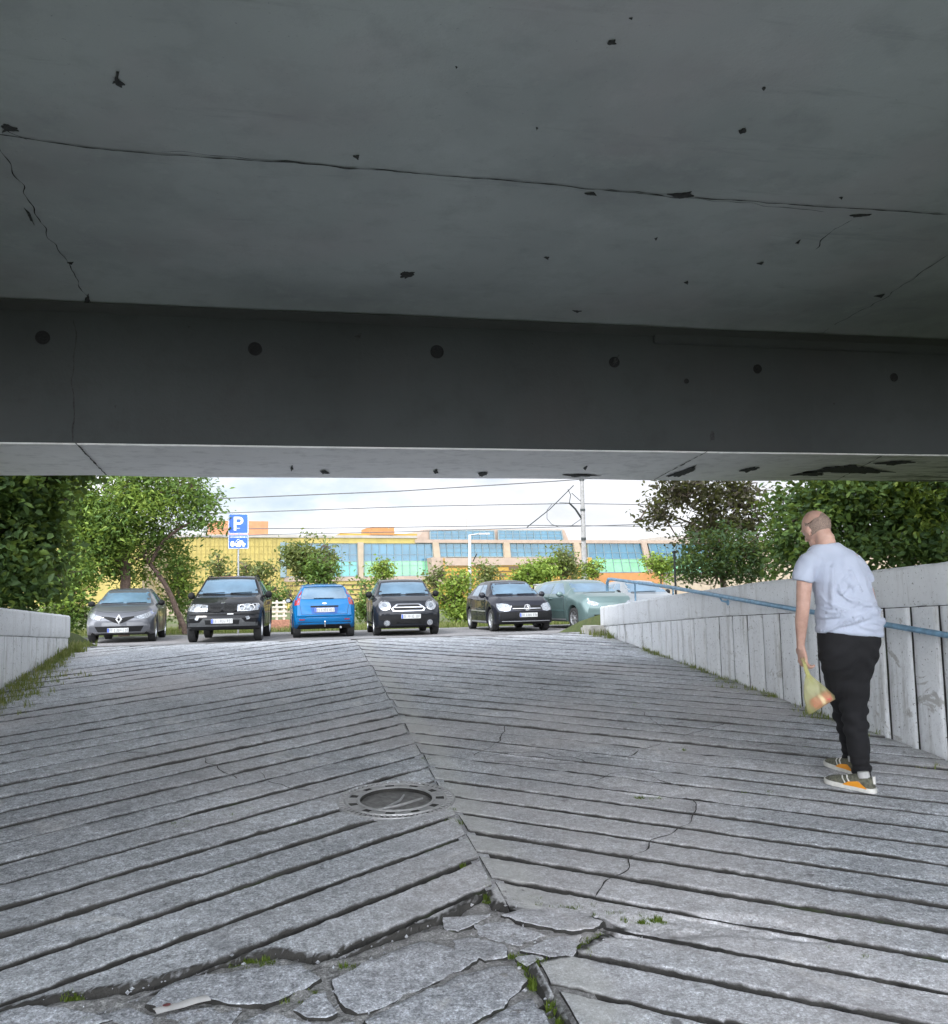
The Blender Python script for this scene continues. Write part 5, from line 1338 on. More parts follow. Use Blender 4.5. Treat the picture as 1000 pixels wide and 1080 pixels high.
def plant(name,label,cat,base,clumps,limbs,mt,density=60,per=24,size=.12,spread=.16,bark=None,seed=1,group=None,gap=.0,gscale=1.2,extra=None,shell=.5,up=.45,aspect=.55,twig=True,droop=0.):
    rng=np.random.default_rng(seed); base=Vector(base)
    r=tag(empty(name,base),label,cat,group)
    loc=[(Vector(c)-base,rad) for c,rad in clumps]
    tw=twigs_in([(tuple(c),rad) for c,rad in loc],density,rng,shell,gap,gscale,seed*3.7)
    leaves('crown',tw,per,size,spread,mt,r,rng,up,aspect,droop)
    for (cl,mt2,dn) in (extra or []):
        tw2=twigs_in([(tuple(Vector(c)-base),rad) for c,rad in cl],dn,rng,shell,gap,gscale,seed*1.7+9); leaves('crown',tw2,per,size,spread,mt2,r,rng,up,aspect,droop)
    b=MB()
    for L in limbs:
        pts=[Vector(p[:3])-base for p in L]; rr=[p[3] for p in L]; o=[];ro=[]
        for i in range((len(pts)-1)*6+1):
            t=i/6; q=Vector(cr([tuple(p) for p in pts],t)) if len(pts)>2 else pts[0].lerp(pts[-1],t); rad=cr([(k,) for k in rr],t)[0] if len(rr)>2 else rr[0]+(rr[-1]-rr[0])*t
            q+=Vector((N3(q.z*2,i,seed),N3(q.z*2,i+9,seed),0))*rad*.5; o.append(q); ro.append(max(.003,rad*(1+.12*N3(q.z*5,q.x*5))))
        b.tube(o,ro,9)
    if twig:                                                      # twigs reaching out to the leaf sprays
        ends=[Vector(L[-1][:3])-base for L in limbs]+[Vector(L[len(L)//2][:3])-base for L in limbs]
        for k in range(0,len(tw),max(1,len(tw)//70)):
            e=Vector(tw[k][:3]); s=min(ends,key=lambda q:(q-e).length)
            if (s-e).length<3.5:
                mdl=(s+e)/2+Vector(tuple(rng.normal(0,.12,3))); b.tube([s,mdl,e],[.022*min(1,size*8),.013*min(1,size*8),.004],5)
    b.build('trunk',bark or M['bark'],r,True,60)
    return r
P4=lambda u,v,Z,r: (*at(u,v,Z),r)
def cl(u,v,Z,pw,ph,dp=None):
    s=Z/F_PX; return (tuple(at(u,v,Z)),(pw*s,dp or pw*s*.8,ph*s))
def gb(u,Z,z=None):                                               # ground point below pixel column u at depth Z
    p=at(u,640,Z); return Vector((p.x,p.y,ground_z(p.x,p.y) if z is None else z))

# dark leafy tree hanging over the left wall
g=gb(5,13.2); g.x-=.5
plant('leafy_tree','dark green broad-leaved tree hanging over the left wall at the edge of the bridge','tree',g,
      [cl(8,530,12.6,52,38,.8),cl(-30,570,12.6,60,60,1.),cl(15,590,12.3,48,42,.7),cl(45,520,13.2,34,30,.6),cl(30,618,12.3,36,24,.5),cl(-40,470,12.6,90,60,1.2),cl(36,570,12.8,30,40,.6),cl(-10,630,12.2,30,20,.4),cl(60,480,13,50,35,.8)],
      [[(*g,.11),P4(-6,600,13.2,.10),P4(0,560,13,.07),P4(8,520,12.8,.04)],[P4(-4,590,13.1,.06),P4(25,560,12.8,.04),P4(40,530,12.9,.02)],[P4(-6,600,13.2,.07),P4(-30,560,12.8,.04)]],
      M['leaf_dark'],density=210,per=22,size=.125,spread=.11,seed=3,shell=.45,aspect=.62,up=.25,extra=[([cl(20,520,12.4,40,26,.6),cl(48,560,12.9,20,40,.4),cl(10,600,12.2,40,26,.4)],M['leaf_mid'],130)])
# spreading tree with visible limbs behind the grey hatchback
g=gb(131,28.5)
plant('spreading_tree','spreading light green tree with bare dark limbs showing, behind the grey hatchback','tree',g,
      [cl(105,535,28,42,26,1.6),cl(150,522,28.5,44,20,1.8),cl(195,520,28.5,34,16,1.5),cl(215,535,28.3,20,14,1.),cl(95,580,28,34,24,1.4),cl(140,570,28.8,34,20,1.5),cl(80,555,28,30,30,1.2),cl(225,552,28.2,13,9,.6),cl(205,553,28.3,16,7,.7),cl(168,560,29,22,14,1.),cl(120,600,29,32,16,1.2),cl(180,585,29.5,20,20,1.),cl(160,500,28.5,70,18,1.6),cl(70,520,28,24,28,1.2),cl(120,556,27.6,26,14,.8),cl(150,545,28,22,10,.8)],
      [[(*g,.18),P4(132,618,28.5,.16),P4(131,585,28.5,.14),P4(127,560,28.4,.12),P4(138,540,28.3,.09),P4(165,522,28.3,.06),P4(205,516,28.3,.03)],
       [P4(130,598,28.5,.13),P4(112,580,28.3,.11),P4(95,562,28.2,.08),P4(80,545,28.1,.04)],[P4(131,590,28.5,.09),P4(122,565,28.2,.07),P4(110,540,28.2,.04)],
       [(*gb(196,29),.10),P4(190,652,29,.09),P4(176,620,29,.08),P4(158,594,28.9,.065),P4(150,585,28.7,.05)],[P4(160,592,28.8,.06),P4(172,572,28.6,.055),P4(192,556,28.4,.045),P4(215,546,28.3,.02)]],
      M['leaf_mid'],density=58,per=24,size=.18,spread=.26,bark=M['bark_red'],seed=5,shell=.6,aspect=.36,extra=[([cl(120,575,28,40,24,1.4),cl(165,530,28,50,20,1.4),cl(95,545,27.8,36,30,1.2)],M['leaf_lime'],40),([cl(180,600,30,16,22,.8),cl(150,605,30,26,16,.8)],M['leaf_lime'],26)])
# bushes under it
plant('bush','tall yellow-green bush growing left of the grey hatchback behind the left wall','bush',gb(72,27),[cl(72,615,26.5,26,30,1.3),cl(88,600,27,24,24,1.2),cl(60,645,26,20,22,1.),cl(76,650,26.3,20,18,1.)],[[(*gb(72,27),.05),P4(75,600,27,.02)]],M['leaf_mid'],density=60,per=22,size=.14,spread=.2,seed=6,extra=[([cl(70,640,26,24,26,1.),cl(85,610,26.6,18,20,.8)],M['leaf_lime'],50)])
plant('bush','loose green bush filling the gap between the grey hatchback and the off-roader','bush',gb(190,31),[cl(190,610,30.5,18,24,1.),cl(186,636,30,16,20,.9),cl(200,640,30.5,10,14,.6)],[[(*gb(190,31),.04),P4(188,600,30.5,.015)]],M['leaf_mid'],density=60,per=20,size=.14,spread=.2,seed=8,extra=[([cl(192,615,30,14,20,.8)],M['leaf_lime'],60)])
SG='small trees and bushes between the car park and the building'
def shrub(u,v,Z,w,h,label,mt,seed,name='bush',cat='bush',dens=55,size=.15,gap=0.,trunk=True,per=18):
    g=gb(u,Z); w*=1.15; h*=1.1; C=[cl(u,v,Z,w*.66,h*.8,w*Z/F_PX*.5)]; rng=random.Random(seed)
    for k in range(6): C.append(cl(u+rng.uniform(-.6,.6)*w,v+rng.uniform(-.65,.75)*h,Z+rng.uniform(-.4,.4),w*rng.uniform(.28,.5),h*rng.uniform(.22,.42)))
    L=[[(*g,.05),P4(u,v+h*.3,Z,.035),P4(u+rng.uniform(-.2,.2)*w,v-h*.55,Z,.012)]]
    for k in range(4): L.append([P4(u,v+h*(.5-.2*k),Z,.024),P4(u+rng.uniform(-.9,.9)*w,v+h*(.1-.25*k),Z,.008)])
    return plant(name,label,cat,g,C,L,mt,dens*2.3,per,size*1.1,.21,seed=seed,group=SG,gap=gap,gscale=1.6)
shrub(232,602,36,13,26,'thin pale green tree showing right below the parking sign, above the off-roader',M['leaf_olive'],21,'young_tree','tree',34,.16,.72)
shrub(262,612,35,24,24,'airy olive bush between the off-roader and the blue hatchback',M['leaf_olive'],22,dens=34,gap=.72)
shrub(292,632,33,18,18,'low mixed bush growing just above the cream slatted bench',M['leaf_mid'],28,dens=40,size=.13,gap=.6)
shrub(325,588,38,36,30,'broad young tree rising above the blue hatchback, crown thin at the top',M['leaf_olive'],23,'young_tree','tree',48,.17,.7)
shrub(338,600,37,22,18,'rounder green bush above the roof of the blue hatchback',M['leaf_mid'],29,dens=50,gap=.5)
shrub(405,600,40,12,12,'small rounded bright green tree above the round-lamped compact',M['leaf_lime'],24,'young_tree','tree',75,.14)
shrub(386,634,34,10,24,'narrow dark bush squeezed between the blue hatchback and the round-lamped compact',M['leaf_mid'],25,dens=70)
shrub(481,628,33,19,28,'dense bright green bush left of the black hatchback',M['leaf_lime'],26,dens=110,size=.13)
shrub(458,610,36,12,14,'wispy bush behind the right mirror of the round-lamped compact',M['leaf_olive'],36,dens=40,gap=.6)
shrub(562,604,40,26,14,'pale green rounded bush above the roof of the black hatchback',M['leaf_lime'],27,dens=80)
shrub(592,596,41,20,19,'thin olive tree just left of the utility pole',M['leaf_olive'],30,'young_tree','tree',50,.15,.7)
shrub(626,604,42,10,12,'small yellowish bush just right of the utility pole',M['leaf_lime'],31,dens=50)
shrub(697,600,40,16,13,'pale green bush in front of the sloped glass near the dusky tree',M['leaf_lime'],32,dens=70)
shrub(512,606,36,14,15,'sparse bush right of the thin lamp post',M['leaf_olive'],33,dens=50,gap=.6)
# dusky tree and dense shrub beyond the right wall
g=gb(765,19)
plant('dusky_tree','dusky plum-leaved tree with sky showing through its crown, behind the right wall','tree',g,
      [cl(735,525,18.5,34,20,.9),cl(775,520,18.7,38,16,1.),cl(700,545,18.4,24,10,.5),cl(760,555,18.6,40,18,.9),cl(715,515,18.5,26,12,.7),cl(680,548,18.4,10,6,.3),cl(690,530,18.4,14,8,.4),cl(790,550,18.8,18,22,.6),cl(740,490,18.5,60,22,1.),cl(735,568,18.5,26,12,.6)],
      [[(*g,.07),P4(762,600,18.9,.06),P4(758,560,18.8,.045),P4(745,530,18.6,.03),P4(735,505,18.5,.015)],[P4(758,575,18.8,.035),P4(735,555,18.6,.025),P4(700,543,18.4,.012),P4(675,548,18.3,.005)],[P4(758,565,18.8,.03),P4(778,535,18.7,.02),P4(790,510,18.7,.008)],[P4(745,530,18.6,.02),P4(715,520,18.5,.008)]],
      M['leaf_plum'],density=225,per=16,size=.115,spread=.13,seed=41,gap=.75,gscale=2.2,shell=.6)
g=gb(765,18)
plant('bush','dense dark green bush right behind the top of the right wall, below the dusky tree','bush',g,
      [cl(745,592,17.4,32,24,.9),cl(775,590,17.2,34,26,.9),cl(725,598,17.5,14,18,.5),cl(800,585,17.,24,24,.8),cl(760,570,17.4,34,16,.8),cl(790,606,17,34,10,.6)],
      [[(*g,.05),P4(760,600,17.4,.03),P4(755,575,17.4,.012)],[P4(762,610,17.4,.03),P4(790,580,17.2,.012)]],M['leaf_deep'],density=230,per=18,size=.085,spread=.12,seed=42,shell=.45,up=.3,extra=[([cl(735,590,17.3,24,20,.6),cl(770,575,17.2,40,20,.7)],M['leaf_mid'],18)])
g=gb(905,14.2)
plant('broad_tree','big bushy broad-leaved tree with a lime-green patch, filling the right end above the right wall','tree',g,
      [cl(860,545,14.2,44,32,1.),cl(920,540,14,60,40,1.2),cl(985,545,14,50,44,1.2),cl(840,580,14,26,28,.6),cl(890,585,13.6,44,24,.8),cl(960,585,13.4,50,20,.8),cl(900,505,14.3,80,26,1.2),cl(1010,580,13,40,26,.8),cl(1050,530,14,50,60,1.2),cl(832,535,14.5,18,22,.5),cl(825,603,14,14,10,.4),cl(990,490,14.2,70,40,1.2)],
      [[(*g,.10),P4(905,590,14.2,.09),P4(900,550,14.2,.06),P4(890,520,14.2,.03)],[P4(905,585,14.2,.06),P4(950,550,14.1,.04),P4(980,520,14,.02)],[P4(904,590,14.2,.05),P4(865,565,14.2,.035),P4(845,545,14.2,.015)]],
      M['leaf_dark'],density=190,per=18,size=.115,spread=.14,seed=43,shell=.5,aspect=.6,up=.25,gap=.35,gscale=1.8,extra=[([cl(968,535,13.6,22,26,.5),cl(985,560,13.5,18,20,.5),cl(950,520,13.6,20,16,.4)],M['leaf_lime'],200),([cl(850,560,13.7,30,40,.6),cl(900,530,13.5,50,26,.6),cl(975,580,13.2,40,14,.5)],M['leaf_mid'],70)])
# farther greenery outside the frame edges
plant('leafy_tree','mid green tree standing far left beyond the dark leafy tree','tree',gb(-60,30),[cl(-60,560,29,70,60,2.5),cl(10,570,31,40,50,2.)],[[(*gb(-60,30),.2),P4(-60,560,30,.1)]],M['leaf_mid'],density=40,per=20,size=.2,spread=.3,seed=51)

# ------------------------------------------------------------------ grass and moss
def blades(name,spots,mt,h,seed,kind='stuff'):
    rng=np.random.default_rng(seed); V=[];Fc=[]
    for (p,n,rad,hh) in spots:
        for _ in range(n):
            a=rng.uniform(0,6.28); r=rad*math.sqrt(rng.uniform()); q=Vector(p)+Vector((r*math.cos(a),r*math.sin(a),0)); 
            hgt=hh*h*rng.uniform(.4,1.2); b=rng.uniform(0,6.28); w=hgt*.05+.0012; ln=hgt*rng.uniform(.15,.7); d=Vector((math.cos(b),math.sin(b),0)); s=Vector((-d.y,d.x,0))*w
            n0=len(V); V+= [q-s,q+s,q+d*ln*.35+Vector((0,0,hgt*.6))+s*.7,q+d*ln*.35+Vector((0,0,hgt*.6))-s*.7,q+d*ln+Vector((0,0,hgt))]
            Fc+= [(n0,n0+1,n0+2,n0+3),(n0+3,n0+2,n0+4)]
    o=meshobj(name,V,Fc,mt); return tag(o,kind=kind)
rng=np.random.default_rng(77)
S=[]
for k in range(520):                                              # verge along the left wall
    y=rng.uniform(7.4,12.9); w=.42*smooth(7.0,9.0,y)*(1-.75*smooth(10.2,12.2,y))+.05; x=XL+.02+abs(rng.normal(0,.45))*w
    if N3(x*2,y*1.6)>-.35: S.append(((x,y,rz(y)-.005),int(rng.integers(6,16)),.05,rng.uniform(.5,1.3)))
for k in range(430):                                              # along the right wall
    y=rng.uniform(4.6,12.8); x=XR+.01-abs(rng.normal(0,.06))*(1+.8*(N3(y*.9,2)>.1))
    if N3(1.3,y*1.1)>-.12: S.append(((x,y,rz(y)-.01),int(rng.integers(4,12)),.035,rng.uniform(.4,1.1)))
for (u,v,n) in ((80,686,10),(68,692,8),(85,680,8),(628,668,9),(640,672,8)):
    for k in range(n): p=gp(u+rng.normal(0,5),v+rng.normal(0,2)); S.append(((p.x,p.y,rz(p.y)),14,.06,1.6))
blades('grass',S,M['grass'],.055,5)
S=[]
for k in range(2600):
    u=rng.uniform(60,700); Z=rng.uniform(29.5,33.5); p=at(u,640,Z); S.append(((p.x,p.y,ground_z(p.x,p.y)-.02),6,.25,1.))
blades('grass',S,M['grass'],.20,6)
MS=[]
def moss(u,v,n,sx,sy,h=1.): 
    for k in range(n):
        p=gp(u+rng.normal(0,sx),v+rng.normal(0,sy)); MS.append(((p.x,p.y,rz(p.y)-.022),34,.016,h*rng.uniform(.5,1.2)))
for a in ((250,1015,10,14,3.4),(275,1012,10,9,3.),(365,1022,10,8,3),(305,1052,8,16,3),(322,1045,7,8,2),(75,1048,7,7,1.8),(82,1076,6,8,2),(610,957,14,14,2),(650,963,18,16,2.4),(682,967,14,11,2),(588,953,7,12,1.5),(617,996,13,5,4),(628,986,8,5,3),(573,1013,9,7,2.5),(553,1020,7,4,4),(560,1040,8,4,6),(548,1008,8,4,5),(580,1060,8,5,6),(595,1078,6,4,4),(512,930,6,3,7),(516,945,5,3,4),(480,868,5,3,5),(474,858,4,3,4),(487,905,4,3,6),(545,946,4,12,1),(690,842,6,6,1.2),(675,840,4,4,1),(840,784,7,16,1.2),(860,788,6,14,1.2),(720,790,4,8,1),(455,800,5,6,1.2),(440,770,4,4,1.5),(430,757,4,3,2),(415,735,4,3,3),(402,712,4,3,4),(668,742,5,5,1.5),(660,736,4,4,2),(915,1010,6,16,1.2),(880,1000,6,12,1.2),(240,858,8,14,1.2),(270,852,6,12,1.2),(205,867,5,10,1),(180,872,4,8,1),(100,792,5,14,1),(60,797,4,10,1),(210,790,5,12,1),(395,900,3,14,1),(960,1018,4,10,1),(820,835,5,20,.8),(760,828,4,14,.8)): moss(*a)
blades('moss',MS,M['moss'],.024,9)

# ------------------------------------------------------------------ litter
p=gp(192,1069); L_=tag(empty('paper_wrapper',(p.x,p.y,rz(p.y)+.026),R_(22)),'flat white paper wrapper with a small dark red print lying on the broken slabs','litter'); L_.scale=(1.5,1.5,1.2)
M['paper']=simple('soiled_white_paper',(.66,.65,.64),.7,0,.12,50)
b=MB(); n=8
up=[];dn=[]
for i in range(n+1):
    x=-.06+.12*i/n; z=.003+.0012*math.sin(i*1.3)+.001*N3(i,3); up.append([Vector((x,-.018,z+.002)),Vector((x,.0,z+.005)),Vector((x,.018,z))])
V=[q for r in up for q in r]; V+= [q-Vector((0,0,.0015)) for q in V]; k=3*(n+1); Fc=[]
for i in range(n):
    for j in range(2): a=i*3+j; Fc+=[(a,a+3,a+4,a+1),(k+a,k+a+1,k+a+4,k+a+3)]
b.add(V,Fc); b.build('paper',M['paper'],L_,True,60,fix=False)
b=MB(); b.lathe([(0,0),(.009,0),(.009,.001),(0,.001)],14,0,Matrix.Translation((-.034,.0,.0125))@Matrix.Scale(.75,4,(0,1,0))); b.build('print_mark',simple('dark_red_print',(.16,.03,.03),.6),L_)

# ------------------------------------------------------------------ parking sign
q=at(251.5,560,28.5); gz=ground_z(q.x,q.y)
sg=tag(empty('parking_sign',(q.x,q.y,gz),-math.atan2(q.x,q.y)*.2),'blue parking sign with a white P above a tow-away plate, on a thin pole','traffic sign')
s_=28.5/F_PX
M['sign_blue']=simple('sign_blue_enamel',(.012,.10,.50),.4,0,.08,6); M['sign_white']=simple('sign_white_film',(.78,.80,.82),.4); M['zinc']=simple('galvanised_pole',(.36,.37,.38),.5,.6,.15,20); M['sign_back']=M['zinc']
zt=at(251,541.5,28.5).z-gz; zb=at(251,579,28.5).z-gz; zm=at(251,563,28.5).z-gz; W=20.6*s_
b=MB(); b.tube([(0,.04,-.2),(0,.04,zt-.1)],.028,12); b.build('pole',M['zinc'],sg,True,50)
def rrect(w,h,r,c=(0,0),n=5):
    out=[]
    for cx,cy,a0 in ((w/2-r,h/2-r,0),(-w/2+r,h/2-r,90),(-w/2+r,-h/2+r,180),(w/2-r,-h/2+r,270)):
        out+=[(c[0]+cx+r*math.cos(R_(a0+90*k/n)),c[1]+cy+r*math.sin(R_(a0+90*k/n))) for k in range(n+1)]
    return out
def plate3(b,poly,y,th,z0=0,x0=0): b.prism([Vector((x0+x,y,z0+z)) for x,z in poly],(0,th,0))
H=zt-zm; zc=(zt+zm)/2
b=MB(); plate3(b,rrect(W,H,.03),-.004,.008,zc); p1=b.build('main_plate',M['sign_blue'],sg)
b=MB(); R1=rrect(W-.015,H-.015,.028); R2=rrect(W-.045,H-.045,.02)
n=len(R1); V=[Vector((x,-.0065,zc+z)) for x,z in R1]+[Vector((x,-.0065,zc+z)) for x,z in R2]; b.add(V,[(i,(i+1)%n,n+(i+1)%n,n+i) for i in range(n)]); b.build('border',M['sign_white'],p1)
b=MB(); k=H/.62                                                   # letter P
b.box((-.10*k,-.0075,zc),(.075*k,.006,.42*k))
oc=[];ic=[]
for t in range(17):
    a=R_(90-180*t/16); oc.append((.02*k+.125*k*math.cos(a),.09*k+.12*k*math.sin(a))); ic.append((.02*k+.052*k*math.cos(a),.09*k+.052*k*math.sin(a)))
oc=[(-.0625*k,.21*k)]+oc+[(-.0625*k,-.03*k)]; ic=[(-.0625*k,.142*k)]+ic+[(-.0625*k,.038*k)]
V=[Vector((x,-.0105,zc+z)) for x,z in oc+ic]; n=len(oc); b.add(V,[(i,i+1,n+i+1,n+i) for i in range(n-1)]); b.build('letter',M['sign_white'],p1)
H2=zm-zb; zc2=(zm+zb)/2-.01
b=MB(); plate3(b,rrect(W,H2-.03,.02),-.004,.008,zc2); p2=b.build('tow_plate',M['sign_blue'],sg)
b=MB(); V=[];R1=rrect(W-.012,H2-.045,.02);R2=rrect(W-.04,H2-.07,.015); n=len(R1); b.add([Vector((x,-.0065,zc2+z)) for x,z in R1+R2],[(i,(i+1)%n,n+(i+1)%n,n+i) for i in range(n)]); b.build('border',M['sign_white'],p2)
b=MB(); random.seed(4); x=-W/2+.06                                 # a line of small lettering too fine to read
while x<W/2-.06:
    w=random.choice((.012,.018,.022)); b.box((x,-.0075,zc2+H2*.30),(w,.005,random.choice((.04,.045,.03)))); x+=w+.012
b.build('small_lettering',M['sign_white'],p2)
b=MB(); z=zc2-H2*.12                                               # tow truck lifting a car
plate3(b,[(-.24,-.07),(-.24,.03),(-.215,.07),(-.14,.07),(-.12,.0),(.02,.0),(.02,-.07)],-.0085,.004,z); plate3(b,[(.0,-.045),(.22,-.045),(.22,.0),(.17,.02),(.13,.09),(.03,.09),(-.03,.03),(-.05,-.0)],-.0095,.004,z)
b.tube([(-.11,-.0085,z),(-.02,-.0085,z+.13),(.03,-.0085,z+.12)],.010,5)
for x in (-.18,-.04,.04,.16): b.lathe([(0,0),(.042,0),(.042,.004),(0,.004)],16,0,Matrix.Translation((x,-.0085,z-.065))@Matrix.Rotation(R_(90),4,'X'))
b.build('tow_truck_symbol',M['sign_white'],p2)
b=MB(); [b.box((0,.02,z_),(.10,.05,.03)) for z_ in (zc+.15,zc-.15,zc2)]; b.build('clamp',M['zinc'],sg)

# ------------------------------------------------------------------ poles and wires
M['pole_conc']=simple('weathered_concrete_pole',(.26,.255,.25),.9,0,.2,8,.3)
g=gb(617.8,45); pl=tag(empty('utility_pole',g),'tall tapered concrete overhead line pole with bracket arms, standing behind the parked cars','utility pole')
b=MB(); top=at(612.6,470,45)-g; b.tube([(0,0,-.3),(0,0,2.2),tuple(top*.6),tuple(top)],[.15,.14,.105,.085],14); b.build('shaft',M['pole_conc'],pl,True,60)
L=lambda *P: [at(u,v,Z)-g for u,v,Z in P]
b=MB(); b.tube(L((615,549,45),(607,537,44.9),(600.5,530.5,44.8)),[.055,.05,.045],8); b.build('bracket_arm',M['dark_metal'],pl,True)
b=MB(); b.tube(L((600.5,530.5,44.8),(602,522,44.8),(599,516,44.8)),.02,6); b.tube(L((614,530,45),(603,520,44.8)),.016,6); b.tube(L((600.5,530.5,44.8),(590,530,44.6)),.012,6); b.tube(L((615,546,45),(602,555,44.8)),.016,6); b.build('stay_rod',M['dark_metal'],pl,True)
b=MB(); b.tube(L((605,512,44.8),(580,537,42),(556,556,39.5)),.022,6); b.build('feeder_cable',M['dark_metal'],pl,True)
b=MB(); b.tube(L((582,532,43),(577,538,43),(577,547,43),(582,553,43),(590,556,43.4)),.014,6); b.build('cable_loop',M['dark_metal'],pl,True)
b=MB(); [b.tube([top*k+Vector((0,0,-.06)),top*k+Vector((0,0,.06))],.125,14) for k in (.45,.62,.80)]; b.build('clamp_band',M['dark_metal'],pl,True)
M['wire']=simple('dull_grey_wire',(.10,.10,.105),.6,.3)
def wire(label,pts,r,ext=45):
    P=[at(*q) for q in pts]; d0=(P[0]-P[1]).normalized(); d1=(P[-1]-P[-2]).normalized()
    P=[P[0]+d0*ext+Vector((0,0,.5))]+P+[P[-1]+d1*ext+Vector((0,0,.5))]
    b=MB(); o=P[1].copy(); b.tube([p-o for p in P],r,6); w=b.build('overhead_wire',M['wire'],None,True); w.location=o; tag(w,label,'wire','overhead wires crossing the sky behind the parked cars')
wire('topmost overhead wire, slanting up to the right until the bridge hides it',[(240,525.5,44),(420,518,44.5),(585,507.5,45)],0.028)
wire('overhead wire second from the top, running faintly across the white sky',[(238,541,44),(440,534,44.5),(600,531,45),(670,532,45.2)],0.023)
wire('overhead wire third from the top, passing just above the upper glass storey',[(225,558,44),(390,556.5,44.4),(560,554,44.8),(680,555,45.2)],0.023)
wire('lowest overhead wire, crossing in front of the orange roof box behind the parking sign',[(215,566,46),(290,563.5,46),(420,561,46),(660,553.5,46.5)],0.022)
g=gb(496,33.5); lp=tag(empty('lamp_post',g),'thin pale lamp post with a short top arm beside the dense bright green bush','lamp post')
b=MB(); tz=at(495.5,564,33.5)-g; b.tube([(0,0,-.2),(0,0,1.2),tuple(tz)],[.085,.07,.05],10); b.build('shaft',simple('pale_painted_post',(.55,.54,.53),.5,.1),lp,True,50)
b=MB(); b.tube([tz+Vector((-.02,0,-.02)),tz+Vector((.35,-.1,.02))],.03,8); b.box(tz+Vector((.50,-.14,.02)),(.42,.16,.07)); b.build('lamp_arm',M['zinc'],lp,True,40)
b=MB(); b.tube([at(499,592,33.4)-g,at(503,584,33.3)-g],.02,6); b.build('flag_bracket',M['dark_metal'],lp)

# slatted bench and utility cabinet behind the cars
M['bench_paint']=simple('cream_bench_paint',(.68,.62,.50),.6,0,.15,14); M['brick']=simple('terracotta_footing',(.42,.20,.13),.9,0,.3,14,.3)
g=gb(288,31.5); bn=tag(empty('slatted_bench',g,R_(5)),'low cream slatted bench on a terracotta base between the off-roader and the blue hatchback','bench')
hw=12.5*31.5/F_PX*1.15
for k in range(4):
    b=MB(); b.box((0,0,.52-.0+.155*k-.02),(hw*2,.04,.07)); o=b.build('slat',M['bench_paint'],bn); bevel(o,.008)
for x in (-hw+.1,hw*.28,hw-.1):
    b=MB(); b.box((x,.045,.62),(.08,.05,.86)); o=b.build('leg',M['bench_paint'],bn); bevel(o,.008)
b=MB(); b.box((0,.0,.16),(hw*2.3,.6,.42)); o=b.build('footing',M['brick'],bn); bevel(o,.02)
g=gb(573,38); cb=tag(empty('utility_cabinet',g),'pale grey utility cabinet showing behind the roof of the black hatchback','utility cabinet')
zz=at(573,617,38).z-g.z
b=MB(); b.box((0,0,zz/2),(.62,.4,zz)); o=b.build('housing',simple('pale_cabinet_paint',(.60,.60,.58),.6,0,.1,8),cb); bevel(o,.02)
b=MB(); b.box((0,-.208,zz/2+.05),(.54,.012,zz*.82)); o=b.build('door',simple('pale_cabinet_door',(.64,.64,.62),.55,0,.1,8),cb); bevel(o,.005)
b=MB(); b.box((.0,-.0,zz+.02),(.70,.48,.05)); b.build('lid',M['zinc'],cb)

# ------------------------------------------------------------------ the long yellow building
A_=at(175,567,95); B_=at(712,571,118); A_.z=B_.z=0; e=(B_-A_).normalized(); nrm=Vector((e.y,-e.x,0))   # nrm looks at us
GB=.45
bd=tag(empty('long_building',(A_.x,A_.y,GB),math.atan2(e.y,e.x)),'long low yellow and orange building with bands of blue-green glass, far behind the parked cars','building')
def fs(u,v,d=0.):
    """photo pixel -> (along, height) on the facade plane pushed d towards us"""
    r=ray(u,v); o=A_+nrm*d; t=((o-CC).dot(nrm))/(r.dot(nrm)); p=CC+r*t; return ((p-A_).dot(e), p.z-GB)
def fbox(b,u0,v0,u1,v1,d,th,m=0):
    um=(u0+u1)/2; vm=(v0+v1)/2; s0,_=fs(u0,vm,d); s1,_=fs(u1,vm,d); _,z1=fs(um,v0,d); _,z0=fs(um,v1,d)
    b.box(((s0+s1)/2,-d+th/2,(z0+z1)/2),(s1-s0,th,z1-z0),None,m)
def fpoly(b,P,d,th):
    b.prism([Vector((fs(u,v,d)[0],-d,fs(u,v,d)[1])) for u,v in P],(0,th,0))
def wallmat(name,col,scale=(1,1,1),var=.12,rough=.75):
    t=NT(name); t.set(Roughness=rough); f=t.noise(1.4,5,.6); c=t.ramp(f,[(.3,tuple(k*(1-var) for k in col)),(.7,tuple(min(1,k*(1+var)) for k in col))])
    s=t.noise(3,4,.6,vec=t.mapv((.5,.5,.06))); c=t.mix(t.ramp(s,[(.55,0.),(.75,.3)]),c,tuple(k*.7 for k in col)); t.base(c); return t.mat
M['y1']=wallmat('yellow_panel_wall',(.35,.28,.085)); M['y2']=wallmat('deep_yellow_siding',(.38,.225,.04)); M['cream']=wallmat('cream_render',(.32,.26,.19)); M['or']=wallmat('orange_cladding',(.36,.165,.055)); M['roof']=wallmat('grey_roof_edge',(.30,.28,.25)); M['pinkcream']=wallmat('pinkish_cornice',(.31,.24,.19))
def glassmat(name,col):
    t=NT(name); t.set(Roughness=.12,Metallic=0.); t.p.inputs['Specular IOR Level'].default_value=.8
    f=t.noise(.5,4,.6); c=t.ramp(f,[(.35,tuple(k*.8 for k in col)),(.65,tuple(k*1.2 for k in col))]); t.base(c); return t.mat
M['gb']=glassmat('blue_curtain_glass',(.03,.125,.19)); M['gt']=glassmat('teal_curtain_glass',(.05,.26,.24)); M['gg']=glassmat('green_curtain_glass',(.13,.35,.19))
M['mull']=wallmat('dark_mullion',(.16,.22,.24)); M['louv']=simple('dark_louvre_gap',(.10,.07,.04),.9)
b=MB(); fbox(b,150,570,1000,640,0,30); b.build('main_block',M['cream'],bd)
b=MB(); fbox(b,-40,566,178,640,0.,28); b.build('side_block',M['y1'],bd)
